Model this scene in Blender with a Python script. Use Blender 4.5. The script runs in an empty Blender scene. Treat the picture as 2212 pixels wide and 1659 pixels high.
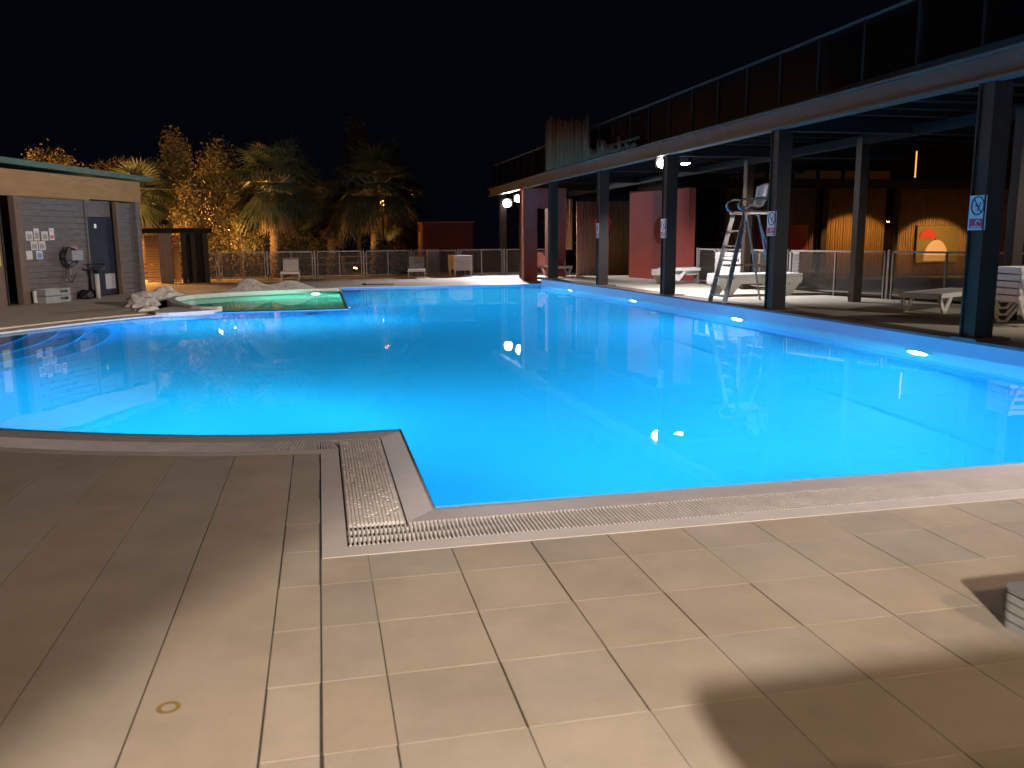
import bpy, math, random
from mathutils import Vector, Matrix, geometry
random.seed(7)
PI = math.pi
scene = bpy.context.scene
C = scene.collection
V = Vector

# ------------------------------------------------------------------ camera
cd = bpy.data.cameras.new('camera'); cam = bpy.data.objects.new('camera', cd); C.objects.link(cam)
cd.sensor_fit = 'HORIZONTAL'; cd.sensor_width = 36.0; cd.lens = 36.0 * 1834 / 2212
cd.clip_start = 0.05; cd.clip_end = 600
fw = V((0.21482254, 0.96206114, -0.16819526)); up = V((0.04468177, 0.16235437, 0.98572034)); rt = fw.cross(up).normalized()
up = rt.cross(fw).normalized()
cam.matrix_world = Matrix(((rt.x, up.x, -fw.x, 0), (rt.y, up.y, -fw.y, 0), (rt.z, up.z, -fw.z, 1.4), (0, 0, 0, 1)))
cd.dof.use_dof = True; cd.dof.focus_distance = 14.0; cd.dof.aperture_fstop = 4.5
scene.camera = cam

# ------------------------------------------------------------------ night sky
w = bpy.data.worlds.new('World'); scene.world = w; w.use_nodes = True
bg = w.node_tree.nodes['Background']
bg.inputs[0].default_value = (0.20, 0.25, 0.50, 1); bg.inputs[1].default_value = 0.0055
vs = scene.view_settings
vs.view_transform = 'Standard'; vs.look = 'None'; vs.gamma = 1.0; vs.exposure = 0.0; vs.use_curve_mapping = False
cy = scene.cycles
cy.caustics_reflective = False; cy.caustics_refractive = True
cy.max_bounces = 7; cy.diffuse_bounces = 3; cy.glossy_bounces = 3; cy.transmission_bounces = 5; cy.transparent_max_bounces = 12
cy.volume_bounces = 1; cy.sample_clamp_indirect = 3.0; cy.blur_glossy = 0.5
cy.use_denoising = True

# ------------------------------------------------------------------ helpers
class MB:
    def __init__(s): s.v = []; s.f = []; s.m = []
    def add(s, vs_, fs, mi=0):
        n = len(s.v); s.v += [tuple(p) for p in vs_]; s.f += [tuple(i + n for i in f) for f in fs]; s.m += [mi] * len(fs)
    def box(s, a, b, M=None, mi=0):
        x0, y0, z0 = a; x1, y1, z1 = b
        p = [V((x, y, z)) for z in (z0, z1) for x, y in ((x0, y0), (x1, y0), (x1, y1), (x0, y1))]
        if M is not None: p = [M @ q for q in p]
        s.add(p, [(3, 2, 1, 0), (4, 5, 6, 7), (0, 1, 5, 4), (1, 2, 6, 5), (2, 3, 7, 6), (3, 0, 4, 7)], mi)
    def cbox(s, a, b, c=0.01, M=None, mi=0):          # box with chamfered vertical/horizontal edges along all axes (cheap bevel on top)
        x0, y0, z0 = a; x1, y1, z1 = b
        r = [(x0, y0), (x1, y0), (x1, y1), (x0, y1)]; q = [(x0 + c, y0 + c), (x1 - c, y0 + c), (x1 - c, y1 - c), (x0 + c, y1 - c)]
        p = [V((x, y, z0)) for x, y in r] + [V((x, y, z1 - c)) for x, y in r] + [V((x, y, z1)) for x, y in q]
        if M is not None: p = [M @ k for k in p]
        fs = [(3, 2, 1, 0), (8, 9, 10, 11)]
        for k in range(4):
            j = (k + 1) % 4; fs += [(k, j, j + 4, k + 4), (k + 4, j + 4, j + 8, k + 8)]
        s.add(p, fs, mi)
    def bar(s, a, b, w_, h_, mi=0, upv=V((0, 0, 1))):
        a, b = V(a), V(b); d = (b - a).normalized(); sd = d.cross(upv)
        if sd.length < 1e-4: sd = d.cross(V((1, 0, 0)))
        sd.normalize(); u = sd.cross(d).normalized()
        p = [e + sd * (sx * w_ / 2) + u * (sy * h_ / 2) for e in (a, b) for sx, sy in ((-1, -1), (1, -1), (1, 1), (-1, 1))]
        s.add(p, [(3, 2, 1, 0), (4, 5, 6, 7), (0, 1, 5, 4), (1, 2, 6, 5), (2, 3, 7, 6), (3, 0, 4, 7)], mi)
    def tube(s, pts, r, n=8, mi=0, cap=True):
        pts = [V(p) for p in pts]; rs = r if isinstance(r, (list, tuple)) else [r] * len(pts); base = len(s.v); nv = []; fs = []
        ref = None
        for i, p in enumerate(pts):
            d = (pts[min(i + 1, len(pts) - 1)] - pts[max(i - 1, 0)]).normalized()
            if ref is None:
                ref = d.cross(V((0, 0, 1)))
                if ref.length < 0.1: ref = d.cross(V((1, 0, 0)))
            ref = (ref - d * ref.dot(d)).normalized(); o = d.cross(ref)
            for k in range(n):
                a = 2 * PI * k / n; nv.append(p + (ref * math.cos(a) + o * math.sin(a)) * rs[i])
        for i in range(len(pts) - 1):
            for k in range(n):
                j = (k + 1) % n; fs.append((i * n + k, i * n + j, (i + 1) * n + j, (i + 1) * n + k))
        if cap: fs += [tuple(range(n))[::-1], tuple((len(pts) - 1) * n + k for k in range(n))]
        s.add(nv, fs, mi)
    def prism(s, poly, z0, z1, mi=0, top=True, bottom=True, side=True, M=None):
        n = len(poly); p = [V((x, y, z0)) for x, y in poly] + [V((x, y, z1)) for x, y in poly]
        if M is not None: p = [M @ k for k in p]
        fs = []
        if side: fs += [(k, (k + 1) % n, (k + 1) % n + n, k + n) for k in range(n)]
        tr = geometry.tessellate_polygon([[V((x, y, 0)) for x, y in poly]])
        if top: fs += [tuple(n + i for i in t) for t in tr]
        if bottom: fs += [tuple(i for i in t)[::-1] for t in tr]
        s.add(p, fs, mi)
    def sheet(s, loops, z, mi=0):
        flat = [q for l in loops for q in l]
        tr = geometry.tessellate_polygon([[V((x, y, 0)) for x, y in l] for l in loops])
        fs = []
        for t in tr:
            a, b, c = [flat[i] for i in t]
            if (b[0]-a[0])*(c[1]-a[1]) - (b[1]-a[1])*(c[0]-a[0]) < 0: t = (t[0], t[2], t[1])
            fs.append(tuple(t))
        s.add([(x, y, z) for x, y in flat], fs, mi)
    def build(s, name, mat, parent=None, smooth=False, uv=None):
        me = bpy.data.meshes.new(name); me.from_pydata(s.v, [], s.f)
        for m in (mat if isinstance(mat, (list, tuple)) else [mat]): me.materials.append(m)
        me.polygons.foreach_set('material_index', s.m)
        if smooth: me.polygons.foreach_set('use_smooth', [True] * len(me.polygons))
        me.update()
        import bmesh
        if not name.startswith(('crown', 'frond', 'tree')):
            bm = bmesh.new(); bm.from_mesh(me); bmesh.ops.recalc_face_normals(bm, faces=bm.faces) if not uv == 'keep' else None; bm.to_mesh(me); bm.free()
        o = bpy.data.objects.new(name, me); C.objects.link(o)
        if parent is not None: o.parent = parent
        return o

def tag(o, label=None, cat=None, group=None, kind=None):
    if label: o['label'] = label
    if cat: o['category'] = cat
    if group: o['group'] = group
    if kind: o['kind'] = kind
    return o
def thing(name, label, cat, loc=(0, 0, 0), rz=0, group=None):
    o = bpy.data.objects.new(name, None); C.objects.link(o); o.location = loc; o.rotation_euler = (0, 0, rz)
    return tag(o, label, cat, group)
def copy_tree(o, parent=None):
    c = o.copy(); C.objects.link(c)
    if parent is not None: c.parent = parent
    for ch in list(o.children): copy_tree(ch, c)
    return c
def place(proto, used, loc, rz, label, group=None):
    o = proto if not used[0] else copy_tree(proto)
    used[0] = True; o.location = loc; o.rotation_euler = (0, 0, rz); o['label'] = label
    if group: o['group'] = group
    return o

# ------------------------------------------------------------------ materials
def nt(name):
    m = bpy.data.materials.new(name); m.use_nodes = True; t = m.node_tree; b = t.nodes['Principled BSDF']
    return m, t, b
def mix(t, fac, a, b, bt='MIX'):
    n = t.nodes.new('ShaderNodeMix'); n.data_type = 'RGBA'; n.blend_type = bt
    for s_, v_ in ((0, fac), (6, a), (7, b)):
        if hasattr(v_, 'is_output') or isinstance(v_, bpy.types.NodeSocket): t.links.new(v_, n.inputs[s_])
        else: n.inputs[s_].default_value = v_ if s_ == 0 else (*v_, 1) if len(v_) == 3 else v_
    return n.outputs[2]
def noise(t, sc, det=4, rough=0.6, stretch=None):
    g = t.nodes.new('ShaderNodeNewGeometry'); src = g.outputs['Position']
    if stretch:
        mp = t.nodes.new('ShaderNodeMapping'); mp.inputs['Scale'].default_value = stretch; t.links.new(src, mp.inputs[0]); src = mp.outputs[0]
    n = t.nodes.new('ShaderNodeTexNoise'); n.inputs['Scale'].default_value = sc; n.inputs['Detail'].default_value = det; n.inputs['Roughness'].default_value = rough
    t.links.new(src, n.inputs['Vector']); return n.outputs['Fac']
def ramp(t, fac, a, b):
    n = t.nodes.new('ShaderNodeMapRange'); n.inputs[1].default_value = a; n.inputs[2].default_value = b; t.links.new(fac, n.inputs[0]); return n.outputs[0]
def bump(t, b, h, st=0.3, dist=0.01):
    n = t.nodes.new('ShaderNodeBump'); n.inputs['Strength'].default_value = st; n.inputs['Distance'].default_value = dist
    t.links.new(h, n.inputs['Height']); t.links.new(n.outputs[0], b.inputs['Normal'])
def mat(name, c, rough=0.6, var=0.25, sc=4.0, metal=0.0, bmp=0.15, bs=40, c2=None, stretch=None, spec=0.5):
    m, t, b = nt(name)
    c2 = c2 or tuple(x * (1 - var) for x in c)
    f = ramp(t, noise(t, sc, 5, 0.65, stretch), 0.3, 0.7)
    t.links.new(mix(t, f, c, c2), b.inputs['Base Color'])
    b.inputs['Roughness'].default_value = rough; b.inputs['Metallic'].default_value = metal; b.inputs['Specular IOR Level'].default_value = spec
    if bmp: bump(t, b, noise(t, bs, 4, 0.6, stretch), bmp, 0.01)
    return m
def emat(name, c, st):
    m, t, b = nt(name); b.inputs['Base Color'].default_value = (0.6, 0.6, 0.6, 1)
    b.inputs['Emission Color'].default_value = (*c, 1); b.inputs['Emission Strength'].default_value = st
    return m
def tint_attr(m, attr, amt=1.0):       # multiplies the base colour by a per-tile tone stored on the mesh
    t = m.node_tree; b = t.nodes['Principled BSDF']; l = b.inputs['Base Color'].links[0]; src = l.from_socket
    a = t.nodes.new('ShaderNodeAttribute'); a.attribute_name = attr
    t.links.new(mix(t, amt, src, a.outputs['Color'], 'MULTIPLY'), b.inputs['Base Color']); return m

M = {}
M['tile'] = tint_attr(mat('paving_tile', (0.55, 0.48, 0.405), 0.8, 0.24, 2.3, bmp=0.25, bs=160), 'tone')
M['grout'] = mat('joint_sand', (0.10, 0.08, 0.06), 0.95, 0.3, 8)
M['deck'] = mat('deck_concrete', (0.62, 0.54, 0.45), 0.85, 0.2, 1.2, bmp=0.2, bs=60)
M['deckr'] = mat('deck_concrete_right', (0.52, 0.48, 0.39), 0.85, 0.2, 1.0, bmp=0.2, bs=60)
M['cream'] = mat('coping_concrete', (0.72, 0.68, 0.66), 0.6, 0.14, 2.5, bmp=0.15, bs=90)
M['lip'] = mat('coping_lip', (0.62, 0.585, 0.59), 0.6, 0.14, 3, bmp=0.1, bs=60)
M['grate'] = mat('white_grating_plastic', (0.84, 0.81, 0.80), 0.5, 0.2, 6, bmp=0.1)
M['channel'] = mat('gutter_channel', (0.035, 0.03, 0.028), 0.8, 0.5, 6)
M['kerb'] = mat('kerb_stone', (0.16, 0.11, 0.10), 0.6, 0.4, 3, bmp=0.3, bs=30)
M['liner'] = mat('pool_liner', (0.05, 0.44, 0.96), 0.5, 0.05, 0.6, bmp=0)
M['kliner'] = mat('kids_pool_liner', (0.08, 0.60, 0.50), 0.5, 0.08, 0.8, bmp=0)
M['dark'] = mat('dark_steel_paint', (0.028, 0.017, 0.011), 0.6, 0.35, 2.5, bmp=0.08, bs=25, spec=0.25)
M['darkbeam'] = mat('grey_steel_beam', (0.085, 0.069, 0.056), 0.6, 0.35, 1.5, bmp=0.1, bs=20)
M['railing'] = mat('black_rail_paint', (0.010, 0.008, 0.007), 0.8, 0.3, spec=0.1)
M['railing2'] = mat('dull_handrail_paint', (0.05, 0.042, 0.038), 0.7, 0.3, spec=0.2)
M['soffit'] = mat('dark_soffit', (0.018, 0.013, 0.010), 0.9, 0.3, spec=0.15)
M['red'] = mat('red_render', (0.45, 0.09, 0.07), 0.85, 0.22, 1.4, bmp=0.3, bs=60)
M['reddk'] = mat('dark_red_render', (0.16, 0.035, 0.03), 0.85, 0.25, 1.2, bmp=0.3, bs=50)
M['white'] = mat('white_plastic', (0.72, 0.70, 0.68), 0.42, 0.1, 5, bmp=0.06)
M['greypl'] = mat('grey_plastic', (0.25, 0.26, 0.29), 0.5, 0.25, 4)
M['alu'] = mat('aluminium', (0.42, 0.41, 0.42), 0.35, 0.25, 6, metal=0.7, bmp=0.05)
M['fence'] = mat('fence_metal', (0.24, 0.22, 0.20), 0.45, 0.3, 5, metal=0.3, bmp=0.05)
M['plank'] = mat('grey_weathered_plank', (0.19, 0.165, 0.17), 0.8, 0.5, 3.0, bmp=0.4, bs=14, stretch=(1.2, 1.2, 10))
M['fascia'] = mat('brown_fascia_board', (0.42, 0.21, 0.085), 0.7, 0.3, 2.0, bmp=0.2, bs=12, stretch=(1, 1, 6))
M['post'] = mat('brown_timber_post', (0.20, 0.14, 0.11), 0.8, 0.35, 3, bmp=0.3, stretch=(6, 6, 1))
M['roof'] = mat('green_roof_sheet', (0.06, 0.13, 0.095), 0.5, 0.35, 3, bmp=0.2)
M['navy'] = mat('navy_door_paint', (0.032, 0.037, 0.062), 0.7, 0.25, 2, bmp=0.08, spec=0.15)
M['vent'] = mat('pale_vent_panel', (0.42, 0.43, 0.50), 0.5, 0.1, 8)
M['hosem'] = mat('black_hose_rubber', (0.022, 0.022, 0.025), 0.45, 0.4)
M['pvc'] = mat('white_pvc', (0.6, 0.58, 0.56), 0.4, 0.12)
M['rock'] = mat('limestone_rock', (0.66, 0.63, 0.61), 0.9, 0.7, 9, bmp=0.9, bs=18)
M['pebble'] = mat('white_pebbles', (0.82, 0.78, 0.75), 0.6, 0.35, 11, bmp=0.3)
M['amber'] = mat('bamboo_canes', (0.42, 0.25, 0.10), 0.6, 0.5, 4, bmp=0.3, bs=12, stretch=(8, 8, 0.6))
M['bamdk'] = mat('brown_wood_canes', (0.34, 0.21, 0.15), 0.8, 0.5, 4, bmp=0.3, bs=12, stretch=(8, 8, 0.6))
M['slat'] = mat('timber_slat', (0.33, 0.17, 0.07), 0.7, 0.3, 4, bmp=0.2)
M['table'] = mat('picnic_timber', (0.42, 0.25, 0.13), 0.7, 0.35, 4, bmp=0.3, stretch=(1, 6, 6))
M['bark'] = mat('palm_bark', (0.24, 0.16, 0.10), 0.9, 0.65, 5, bmp=1.0, bs=9, stretch=(1, 1, 3))
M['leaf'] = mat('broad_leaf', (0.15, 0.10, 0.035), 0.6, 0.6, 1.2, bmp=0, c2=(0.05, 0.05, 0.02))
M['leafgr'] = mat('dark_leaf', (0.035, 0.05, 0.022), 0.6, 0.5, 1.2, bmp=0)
M['palm'] = mat('palm_frond', (0.050, 0.065, 0.034), 0.5, 0.5, 2.0, bmp=0)
M['skirt'] = mat('dry_palm_frond', (0.20, 0.13, 0.06), 0.8, 0.4, 3, bmp=0)
M['lawn'] = mat('lawn_ground', (0.075, 0.085, 0.03), 0.95, 0.5, 2.0, bmp=0.5, bs=30)
M['earth'] = mat('bare_earth', (0.20, 0.15, 0.10), 0.95, 0.45, 0.7, bmp=0.4, bs=12)
M['paper'] = mat('laminated_paper', (0.66, 0.60, 0.58), 0.25, 0.08, 12, bmp=0)
M['ink'] = mat('dark_ink', (0.03, 0.035, 0.09), 0.5, 0.1, 5, bmp=0)
M['redink'] = mat('red_print', (0.55, 0.03, 0.07), 0.4, 0.15, 8, bmp=0)
M['blueink_and_spill'] = mat('blue_print_and_spill', (0.08, 0.20, 0.50), 0.4, 0.15, 8, bmp=0)  # notice print, and the blue pool spill along the gutter strip
M['greyink'] = mat('grey_print', (0.28, 0.28, 0.30), 0.5, 0.2, 9, bmp=0)
M['yellow'] = mat('yellow_sheet', (0.60, 0.62, 0.04), 0.4, 0.1, 8, bmp=0)
M['crate'] = mat('pale_crate_plastic', (0.34, 0.37, 0.38), 0.5, 0.25, 4)
M['mural_w'] = mat('mural_cream', (0.68, 0.50, 0.38), 0.8, 0.1, 5, bmp=0)
M['mural_r'] = mat('mural_red', (0.50, 0.05, 0.03), 0.8, 0.15, 5, bmp=0)
M['mural_g'] = mat('mural_olive', (0.22, 0.17, 0.05), 0.8, 0.2, 5, bmp=0)
M['flood'] = emat('floodlight_lens', (1.0, 0.97, 1.0), 60)
M['uw'] = emat('underwater_lens', (0.62, 0.93, 1.0), 40)
M['uwadded'] = emat('added_lamp_lens', (0.3, 0.95, 0.9), 1.0)
M['sodium'] = emat('sodium_lens', (1.0, 0.42, 0.08), 60)
M['strip'] = emat('amber_glow', (1.0, 0.45, 0.12), 1.2)  # small lamp globes, and amber light put on thin posts as emission

def glass(name, tint=(0.55, 0.52, 0.48), tr=0.82, dif=0.05):
    m = bpy.data.materials.new(name); m.use_nodes = True; t = m.node_tree; t.nodes.clear()
    o = t.nodes.new('ShaderNodeOutputMaterial'); a = t.nodes.new('ShaderNodeBsdfTransparent'); a.inputs[0].default_value = (tr, tr * 0.97, tr * 0.94, 1)
    g = t.nodes.new('ShaderNodeBsdfGlossy'); g.inputs['Roughness'].default_value = 0.12
    d = t.nodes.new('ShaderNodeBsdfDiffuse'); d.inputs[0].default_value = (*tint, 1)
    fr = t.nodes.new('ShaderNodeFresnel'); fr.inputs[0].default_value = 1.3
    m1 = t.nodes.new('ShaderNodeMixShader'); m1.inputs[0].default_value = dif; t.links.new(a.outputs[0], m1.inputs[1]); t.links.new(d.outputs[0], m1.inputs[2])
    m2 = t.nodes.new('ShaderNodeMixShader'); t.links.new(fr.outputs[0], m2.inputs[0]); t.links.new(m1.outputs[0], m2.inputs[1]); t.links.new(g.outputs[0], m2.inputs[2])
    t.links.new(m2.outputs[0], o.inputs['Surface']); return m
M['glass'] = glass('fence_glass')

def water(name, absorb, dens_a, scat, dens_s):
    m = bpy.data.materials.new(name); m.use_nodes = True; t = m.node_tree; t.nodes.clear()
    o = t.nodes.new('ShaderNodeOutputMaterial')
    rf = t.nodes.new('ShaderNodeBsdfRefraction'); rf.inputs['IOR'].default_value = 1.333; rf.inputs['Roughness'].default_value = 0.0
    gl = t.nodes.new('ShaderNodeBsdfGlossy'); gl.inputs['Roughness'].default_value = 0.0
    fr = t.nodes.new('ShaderNodeFresnel'); fr.inputs['IOR'].default_value = 1.333
    bp = t.nodes.new('ShaderNodeBump'); bp.inputs['Strength'].default_value = 0.035; bp.inputs['Distance'].default_value = 0.02
    t.links.new(noise(t, 2.2, 2, 0.5), bp.inputs['Height'])
    for n in (rf, gl, fr): t.links.new(bp.outputs[0], n.inputs['Normal'])
    mx = t.nodes.new('ShaderNodeMixShader'); t.links.new(fr.outputs[0], mx.inputs[0]); t.links.new(rf.outputs[0], mx.inputs[1]); t.links.new(gl.outputs[0], mx.inputs[2])
    t.links.new(mx.outputs[0], o.inputs['Surface'])
    va = t.nodes.new('ShaderNodeVolumeAbsorption'); va.inputs['Color'].default_value = (*absorb, 1); va.inputs['Density'].default_value = dens_a
    vs_ = t.nodes.new('ShaderNodeVolumeScatter'); vs_.inputs['Color'].default_value = (*scat, 1); vs_.inputs['Density'].default_value = dens_s
    ad = t.nodes.new('ShaderNodeAddShader'); t.links.new(va.outputs[0], ad.inputs[0]); t.links.new(vs_.outputs[0], ad.inputs[1]); t.links.new(ad.outputs[0], o.inputs['Volume'])
    m.cycles.homogeneous_volume = True
    return m
M['water'] = water('pool_water', (0.08, 0.80, 1.0), 0.11, (0.12, 0.82, 1.0), 0.16)
M['kwater'] = water('kids_pool_water', (0.20, 0.92, 0.86), 0.35, (0.25, 1.0, 0.8), 0.12)

# ------------------------------------------------------------------ outlines (metres, seen from above)
def smooth(pts, n=5):
    out = []
    P = [pts[0]] + list(pts) + [pts[-1]]
    for i in range(1, len(P) - 2):
        p0, p1, p2, p3 = [V((*q, 0)) for q in P[i - 1:i + 3]]
        for k in range(n):
            t_ = k / n
            q = 0.5 * ((2 * p1) + (-p0 + p2) * t_ + (2 * p0 - 5 * p1 + 4 * p2 - p3) * t_ ** 2 + (-p0 + 3 * p1 - 3 * p2 + p3) * t_ ** 3)
            out.append((q.x, q.y))
    out.append(pts[-1]); return out
def offset(pts, d):                      # open polyline moved sideways (left of travel = positive)
    out = []
    for i in range(len(pts)):
        a = V((*pts[max(i - 1, 0)], 0)); b = V((*pts[min(i + 1, len(pts) - 1)], 0)); t_ = (b - a).normalized()
        out.append((pts[i][0] - t_.y * d, pts[i][1] + t_.x * d))
    return out
RW = [(7.47, 4.40), (7.51, 8.0), (7.50, 11.0), (7.42, 15.0), (7.24, 20.0), (6.82, 26.15)]          # right wall of the pool
NEAR_X0, NEAR_X1, NY = 0.55, 7.47, 4.40
LOBE_N = smooth([(0.02, 6.36), (-0.57, 6.45), (-1.26, 6.65), (-1.99, 6.95), (-2.6, 7.27), (-3.6, 8.0), (-4.6, 9.0), (-5.35, 10.4), (-5.7, 12.0), (-5.55, 13.5), (-5.0, 14.85), (-4.54, 15.62), (-4.02, 16.45), (-3.47, 17.15), (-2.95, 17.68)], 5)
POOL = [(NEAR_X0, NY)] + RW + [(0.56, 26.15), (0.56, 18.2), (-1.0, 18.15), (-2.3, 18.1), (-2.95, 17.68)] + LOBE_N[::-1][1:] + [(0.55, 6.36)]
KIDS = [(0.50, 18.42), (0.50, 24.45)] + smooth([(-0.3, 24.25), (-1.14, 23.98), (-2.29, 23.45), (-3.1, 22.7), (-3.4, 21.7), (-3.2, 20.6), (-2.9, 19.6), (-2.5, 18.75), (-2.0, 18.42)], 3)
WL = -0.035

# ------------------------------------------------------------------ ground and decks
b = MB(); b.box((-70, -12, -3.2), (90, 110, -2.4)); 
tag(b.build('ground', M['earth']), kind='structure')
OUT_L = offset(LOBE_N, 0.70)
OUT_L[0] = (-0.05, 5.655)
# deck sheet around the pool, one surface with the basin cut out
hole_main = [(-0.05, 3.71), (7.9, 3.71), (7.9, 27.0)]
far_edge = 26.30
outer = [(-9.5, -6), (12, -6), (12, 3.71), (-0.05, 3.71)] + OUT_L + [(-3.3, 18.3), (-3.45, 19.6), (-3.75, 20.6), (-3.95, 21.7), (-3.6, 22.95), (-2.55, 23.85), (-1.3, 24.3), (-0.3, 24.55), (0.40, 24.68), (0.40, 26.32), (6.98, 26.32), (6.98, 34.2), (-9.5, 34.2)]
b = MB(); b.sheet([outer], -0.03)
nv = len(b.v)
tag(b.build('pool_deck', M['grout'], uv='keep'), kind='structure')
# paving slabs: one mesh, one tone per slab
def slabs(name, matl, xs, rows, clip, z1=0.0, gap=(0.0075, 0.0026), tone=0.06, drop=0.0003):
    b = MB(); tones = []
    for i in range(len(xs) - 1):
        for j in range(len(rows) - 1):
            x0, x1, y0, y1 = xs[i], xs[i + 1], rows[j], rows[j + 1]
            c0, c1 = clip(x0), clip(x1)
            if y0 > max(c0, c1) - 0.02: continue
            gx = random.choice([gap[0], gap[0] * 0.55, gap[0] * 0.3]); gy = gap[1] * random.uniform(0.4, 1.0)
            x0 += gx * 0.4; x1 -= gx * 0.6; y0 += gy / 2; y1 -= gy / 2
            K = 5
            top = [(x1 - (x1 - x0) * k / K, min(y1, clip(x1 - (x1 - x0) * k / K))) for k in range(K + 1)] if y1 > min(c0, c1) else [(x1, y1), (x0, y1)]
            poly = [(x0, y0), (x1, y0)] + top
            dz = random.uniform(-drop, 0); n0 = len(b.f)
            zt = z1 + dz; c = 0.0005
            cx = sum(p[0] for p in poly) / len(poly); cyy = sum(p[1] for p in poly) / len(poly)
            inn = [(p[0] + (c if p[0] < cx else -c), p[1] + (c if p[1] < cyy else -c)) for p in poly]
            n = len(poly); tx, ty = random.uniform(-0.0001, 0.0001), random.uniform(-0.0001, 0.0001)
            f = lambda p: (p[0] - cx) * tx / 0.4 + (p[1] - cyy) * ty / 0.4
            vv = [(*p, z1 - 0.028) for p in poly] + [(*p, zt - c + f(p)) for p in poly] + [(*p, zt + f(p)) for p in inn]
            fs = [tuple(2 * n + k for k in range(n))]
            for k in range(n):
                q = (k + 1) % n; fs += [(k, q, q + n, k + n), (k + n, q + n, q + 2 * n, k + 2 * n)]
            b.add(vv, fs)
            tt = 1 - random.random() * tone * 2; hue = random.uniform(-0.03, 0.03)
            tones += [(tt * (1 + hue), tt, tt * (1 - hue), 1)] * (len(b.f) - n0)
    o = b.build(name, matl, uv='keep')
    a = o.data.color_attributes.new('tone', 'FLOAT_COLOR', 'CORNER')
    k = 0
    for p, tn in zip(o.data.polygons, tones):
        for li in p.loop_indices: a.data[li].color = tn
    tag(o, kind='structure'); return o
def clip_near(x):
    if x >= -0.055: return 3.705
    for (xa, ya), (xb, yb) in zip(OUT_L, OUT_L[1:]):
        if xb <= x <= xa: return ya + (yb - ya) * (x - xa) / (xb - xa + 1e-9) - 0.005
    return 9.0
xs = [0.155 + 0.378 * k for k in range(-14, 26)]
xs_l = [x for x in xs if x < -0.06] + [-0.056]; xs_r = [-0.0515] + [x for x in xs if x > -0.04]
rows = [3.705 - 0.295] ; 
while rows[-1] > -1.5: rows.append(rows[-1] - 0.402)
rows = rows[::-1] + [3.812 + 0.402 * k for k in range(0, 15)]
slabs('paved_deck', M['tile'], [x for x in xs_l if x < -0.19], [-1.6, 8.9], clip_near, tone=0.03)
slabs('paved_deck', M['tile'], [x for x in xs_l if x > -0.23], rows, clip_near, tone=0.02)
slabs('paved_deck', M['tile'], xs_r, rows, clip_near)
b = MB(); JL = [(x, y) for x, y in offset(LOBE_N, 0.712)[1:] if y < 8.6]
b.sheet([[(JL[-1][0], -1.6), (9.8, -1.6), (9.8, 3.702), (-0.0535, 3.702), (-0.0535, 5.64)] + JL], -0.0022)
tag(b.build('paving_joints', mat('joint_grout', (0.075, 0.06, 0.045), 0.95, 0.4, 14, bmp=0), uv='keep'), kind='structure')
# concrete deck beyond, a few mm over the grout sheet
def deck_piece(name, poly, m, z=0.0):
    b = MB(); b.prism(poly, z - 0.028, z, bottom=False)
    return tag(b.build(name, m), kind='structure')
LB = OUT_L
far_left = [(x, y) for x, y in LB if y > 9.0]
deck_piece('side_deck', [(-9.4, 9.0)] + [far_left[0]] + far_left[1:] + [(-3.3, 18.3), (-3.45, 19.6), (-3.75, 20.6), (-3.95, 21.7), (-3.6, 22.95), (-2.55, 23.85), (-1.3, 24.3), (-0.3, 24.55), (0.40, 24.68), (0.40, 26.32), (-0.2, 26.40), (-9.4, 26.4)], M['deck'])
slabs('far_deck', tint_attr(mat('far_paving', (0.46, 0.41, 0.37), 0.7, 0.2, 1.0), 'tone'), [-9.4 + 1.16 * k for k in range(0, 19)], [26.42, 28.4, 30.4, 32.3, 34.1], lambda x: 99, gap=(0.02, 0.02), tone=0.03)
# raised terrace floor on the right of the pool
ZR = 0.17
KI = [(x + 0.0, y) for x, y in RW]
KO = [(x + 0.40, y) for x, y in RW]
b = MB(); b.prism([(KO[0][0] + 0.002, 3.9)] + [(x + 0.002, y) for x, y in KO[1:]] + [(7.222, 27.4), (12.0, 27.4), (11.2, 21.5), (10.9, 17.4), (11.6, 14.9), (12.6, 11.5), (14.0, 3.9)], -0.2, ZR - 0.006)
tag(b.build('terrace_floor', M['deckr']), kind='structure')
b = MB(); b.prism([(x - 0.015, y) for x, y in KI] + [(6.81, 27.1), (7.22, 27.1)] + KO[::-1], ZR - 0.035, ZR)
tag(b.build('pool_kerb', M['kerb']), kind='structure')
b = MB(); b.prism([(-60, 34.22), (-9.52, 34.22), (30, 34.22), (60, 34.22), (60, 100), (-60, 100)], -2.5, -0.05)
tag(b.build('path', M['earth']), kind='structure')
b = MB(); b.prism([(12.01, 3.5), (60, 3.5), (60, 34.2), (7.0, 34.2), (7.0, 27.42), (12.0, 27.42), (11.22, 21.5), (10.92, 17.4), (11.62, 14.9), (12.62, 11.5), (14.02, 3.88), (12.01, 3.8)], -2.5, -0.02)
tag(b.build('lawn', M['lawn']), kind='structure')
b = MB(); b.prism([(-60, -6), (-9.52, -6), (-9.52, 34.2), (-60, 34.2)], -2.5, -0.05)
tag(b.build('terrain', M['earth']), kind='structure')

# ------------------------------------------------------------------ pool basins and water
def depth_at(x, y):
    # shallow bay on the left, deeper trough in the middle, shelf under the right wall
    if x < 2.9: d = 1.15 + max(0, (x - 0.0)) * 0.06
    elif x < 5.6: d = 1.33 + (x - 2.9) * 0.13
    else: d = 1.42
    return d
b = MB()
N = len(POOL)
# walls
for k in range(N):
    (xa, ya), (xb, yb) = POOL[k], POOL[(k + 1) % N]
    zt = ZR - 0.036 if (xa > 6.7 and xb > 6.7) else -0.02
    b.add([(xa, ya, -2.2), (xb, yb, -2.2), (xb, yb, zt), (xa, ya, zt)], [(3, 2, 1, 0)])
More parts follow.
